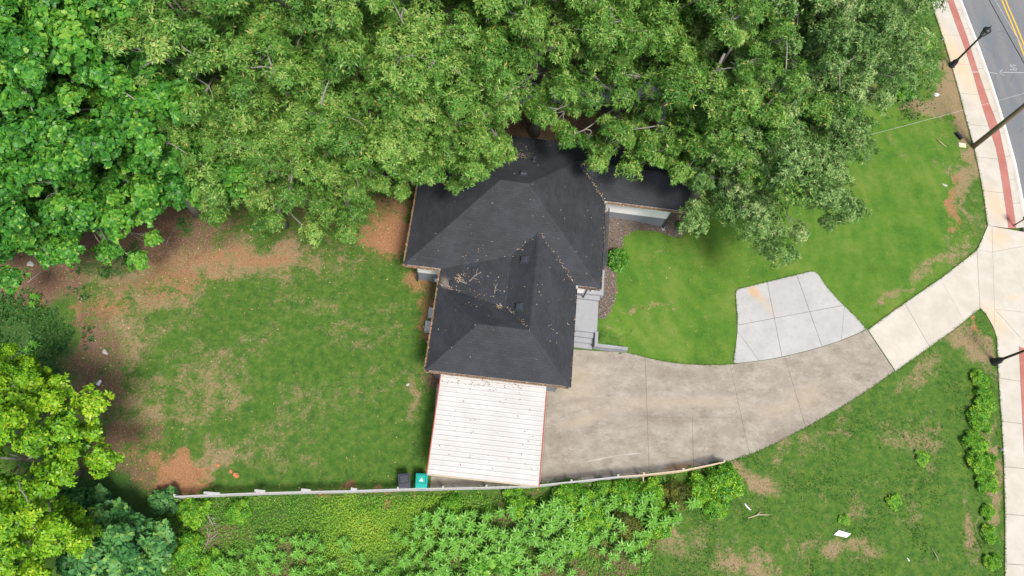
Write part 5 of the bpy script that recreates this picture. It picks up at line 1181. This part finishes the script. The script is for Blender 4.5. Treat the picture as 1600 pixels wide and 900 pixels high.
def build_roof_litter():
    r = np.random.default_rng(37); pts = []
    def along(a, b, n, s):
        for _ in range(n):
            t = r.random(); pts.append((a[0] + (b[0] - a[0]) * t + r.normal(0, s), a[1] + (b[1] - a[1]) * t + r.normal(0, s)))
    along((8.5, 10.87), (6.75, 12.6), 70, .04); along((4.9, 7.82), (7.2, 5.52), 60, .04); along((4.9, 7.82), (3.6, 6.52), 16, .06); along((0, 4.62), (1.2, 4.28), 22, .04); along((3.6, 3.62), (4.9, 2.32), 30, .03)
    for px, py, n, s in ((718, 433, 60, .11), (780, 481, 50, .07), (703, 446, 26, .09), (750, 405, 14, .5), (760, 440, 24, .7), (745, 465, 18, .4), (725, 430, 14, .35), (815, 237, 60, .2), (820, 220, 40, .4)):
        for _ in range(n): u, v = hrel(px, py, 3.3 if py > 300 else 4.3); pts.append((u + r.normal(0, s), v + r.normal(0, s)))
    for _ in range(120): pts.append((r.uniform(-1.8, 8.4), r.uniform(2, 14)))
    for _ in range(16): pts.append((r.uniform(0, 7), r.uniform(0.3, 5)))
    P, D, Nn = [], [], []
    for u, v in pts:
        z, n = roof_z(u, v)
        if z is None: continue
        P.append(hw(u, v, z + .025)); a = r.uniform(0, 6.3); d = Vector((math.cos(a), math.sin(a), 0)); nn = Vector((n.x * HU.x + n.y * HV.x, n.x * HU.y + n.y * HV.y, n.z)); d = d - nn * d.dot(nn); D.append(d); Nn.append(nn + Vector(r.normal(0, .15, 3)))
    n = len(P); stuff('roof_leaves', leaf_mesh('roof_leaves', np.array(P), np.array(D), np.array(Nn), r.uniform(.04, .12, n), .03, 'narrow', M['roof_litter'], r.random(n)), 'dead leaves caught in the roof valleys and scattered on the shingles', 'leaves')
    # gutter debris
    P = []
    for a, b, n in (((-1.965, 14.3), (-1.965, 5.5), 330), ((-1.92, 5.475), (0, 5.475), 130), ((-.045, 5.4), (-.045, 0), 260), ((0, -.045), (7.2, -.045), 120), ((7.245, 0), (7.245, 5.4), 50), ((7.34, 5.475), (8.5, 5.475), 60), ((8.545, 5.5), (8.545, 10.8), 50), ((8.64, 10.825), (13.2, 10.825), 330)):
        for _ in range(n):
            t = r.random(); P.append(hw(a[0] + (b[0] - a[0]) * t + r.normal(0, .018), a[1] + (b[1] - a[1]) * t + r.normal(0, .018), 2.93 + .03 * r.random()))
    n = len(P); D = unit(np.stack([r.normal(size=n), r.normal(size=n), r.normal(0, .3, n)], -1)); Nn = unit(r.normal(0, .5, (n, 3)) + (0, 0, 1))
    stuff('gutter_leaves', leaf_mesh('gutter_leaves', np.array(P), D, Nn, r.uniform(.05, .12, n), .05, 'narrow', M['dead_leaf'], r.beta(2, 2, n)), 'brown leaf debris filling the gutters', 'leaves')
build_roof_litter()
for i, (u, v, a, L, lab) in enumerate(((1.9, 5.2, .7, .9, 'forked dead twig on the roof saddle'), (3.0, 4.6, 1.3, .6, 'thin dead twig lying near the ridge vent'), (1.2, 4.9, 2.6, .6, 'short dead twig on the roof near the rusty stain'))):
    z, n = roof_z(u, v); c = hw(u, v, z + .03); m = MB(); d = Vector((math.cos(a), math.sin(a), 0)) * L / 2; e = Vector((-d.y, d.x, 0))
    m.tube([c - d, c + e * .2, c + d], [.014, .012, .006], 5); m.tube([c, c + d * .5 + e * .5, c + d * .8 + e * .7], [.01, .008, .004], 5); m.tube([c - d * .4, c - e * .5], [.009, .004], 5)
    tag(m.build('twig', M['pale_stick']), lab, 'twig')
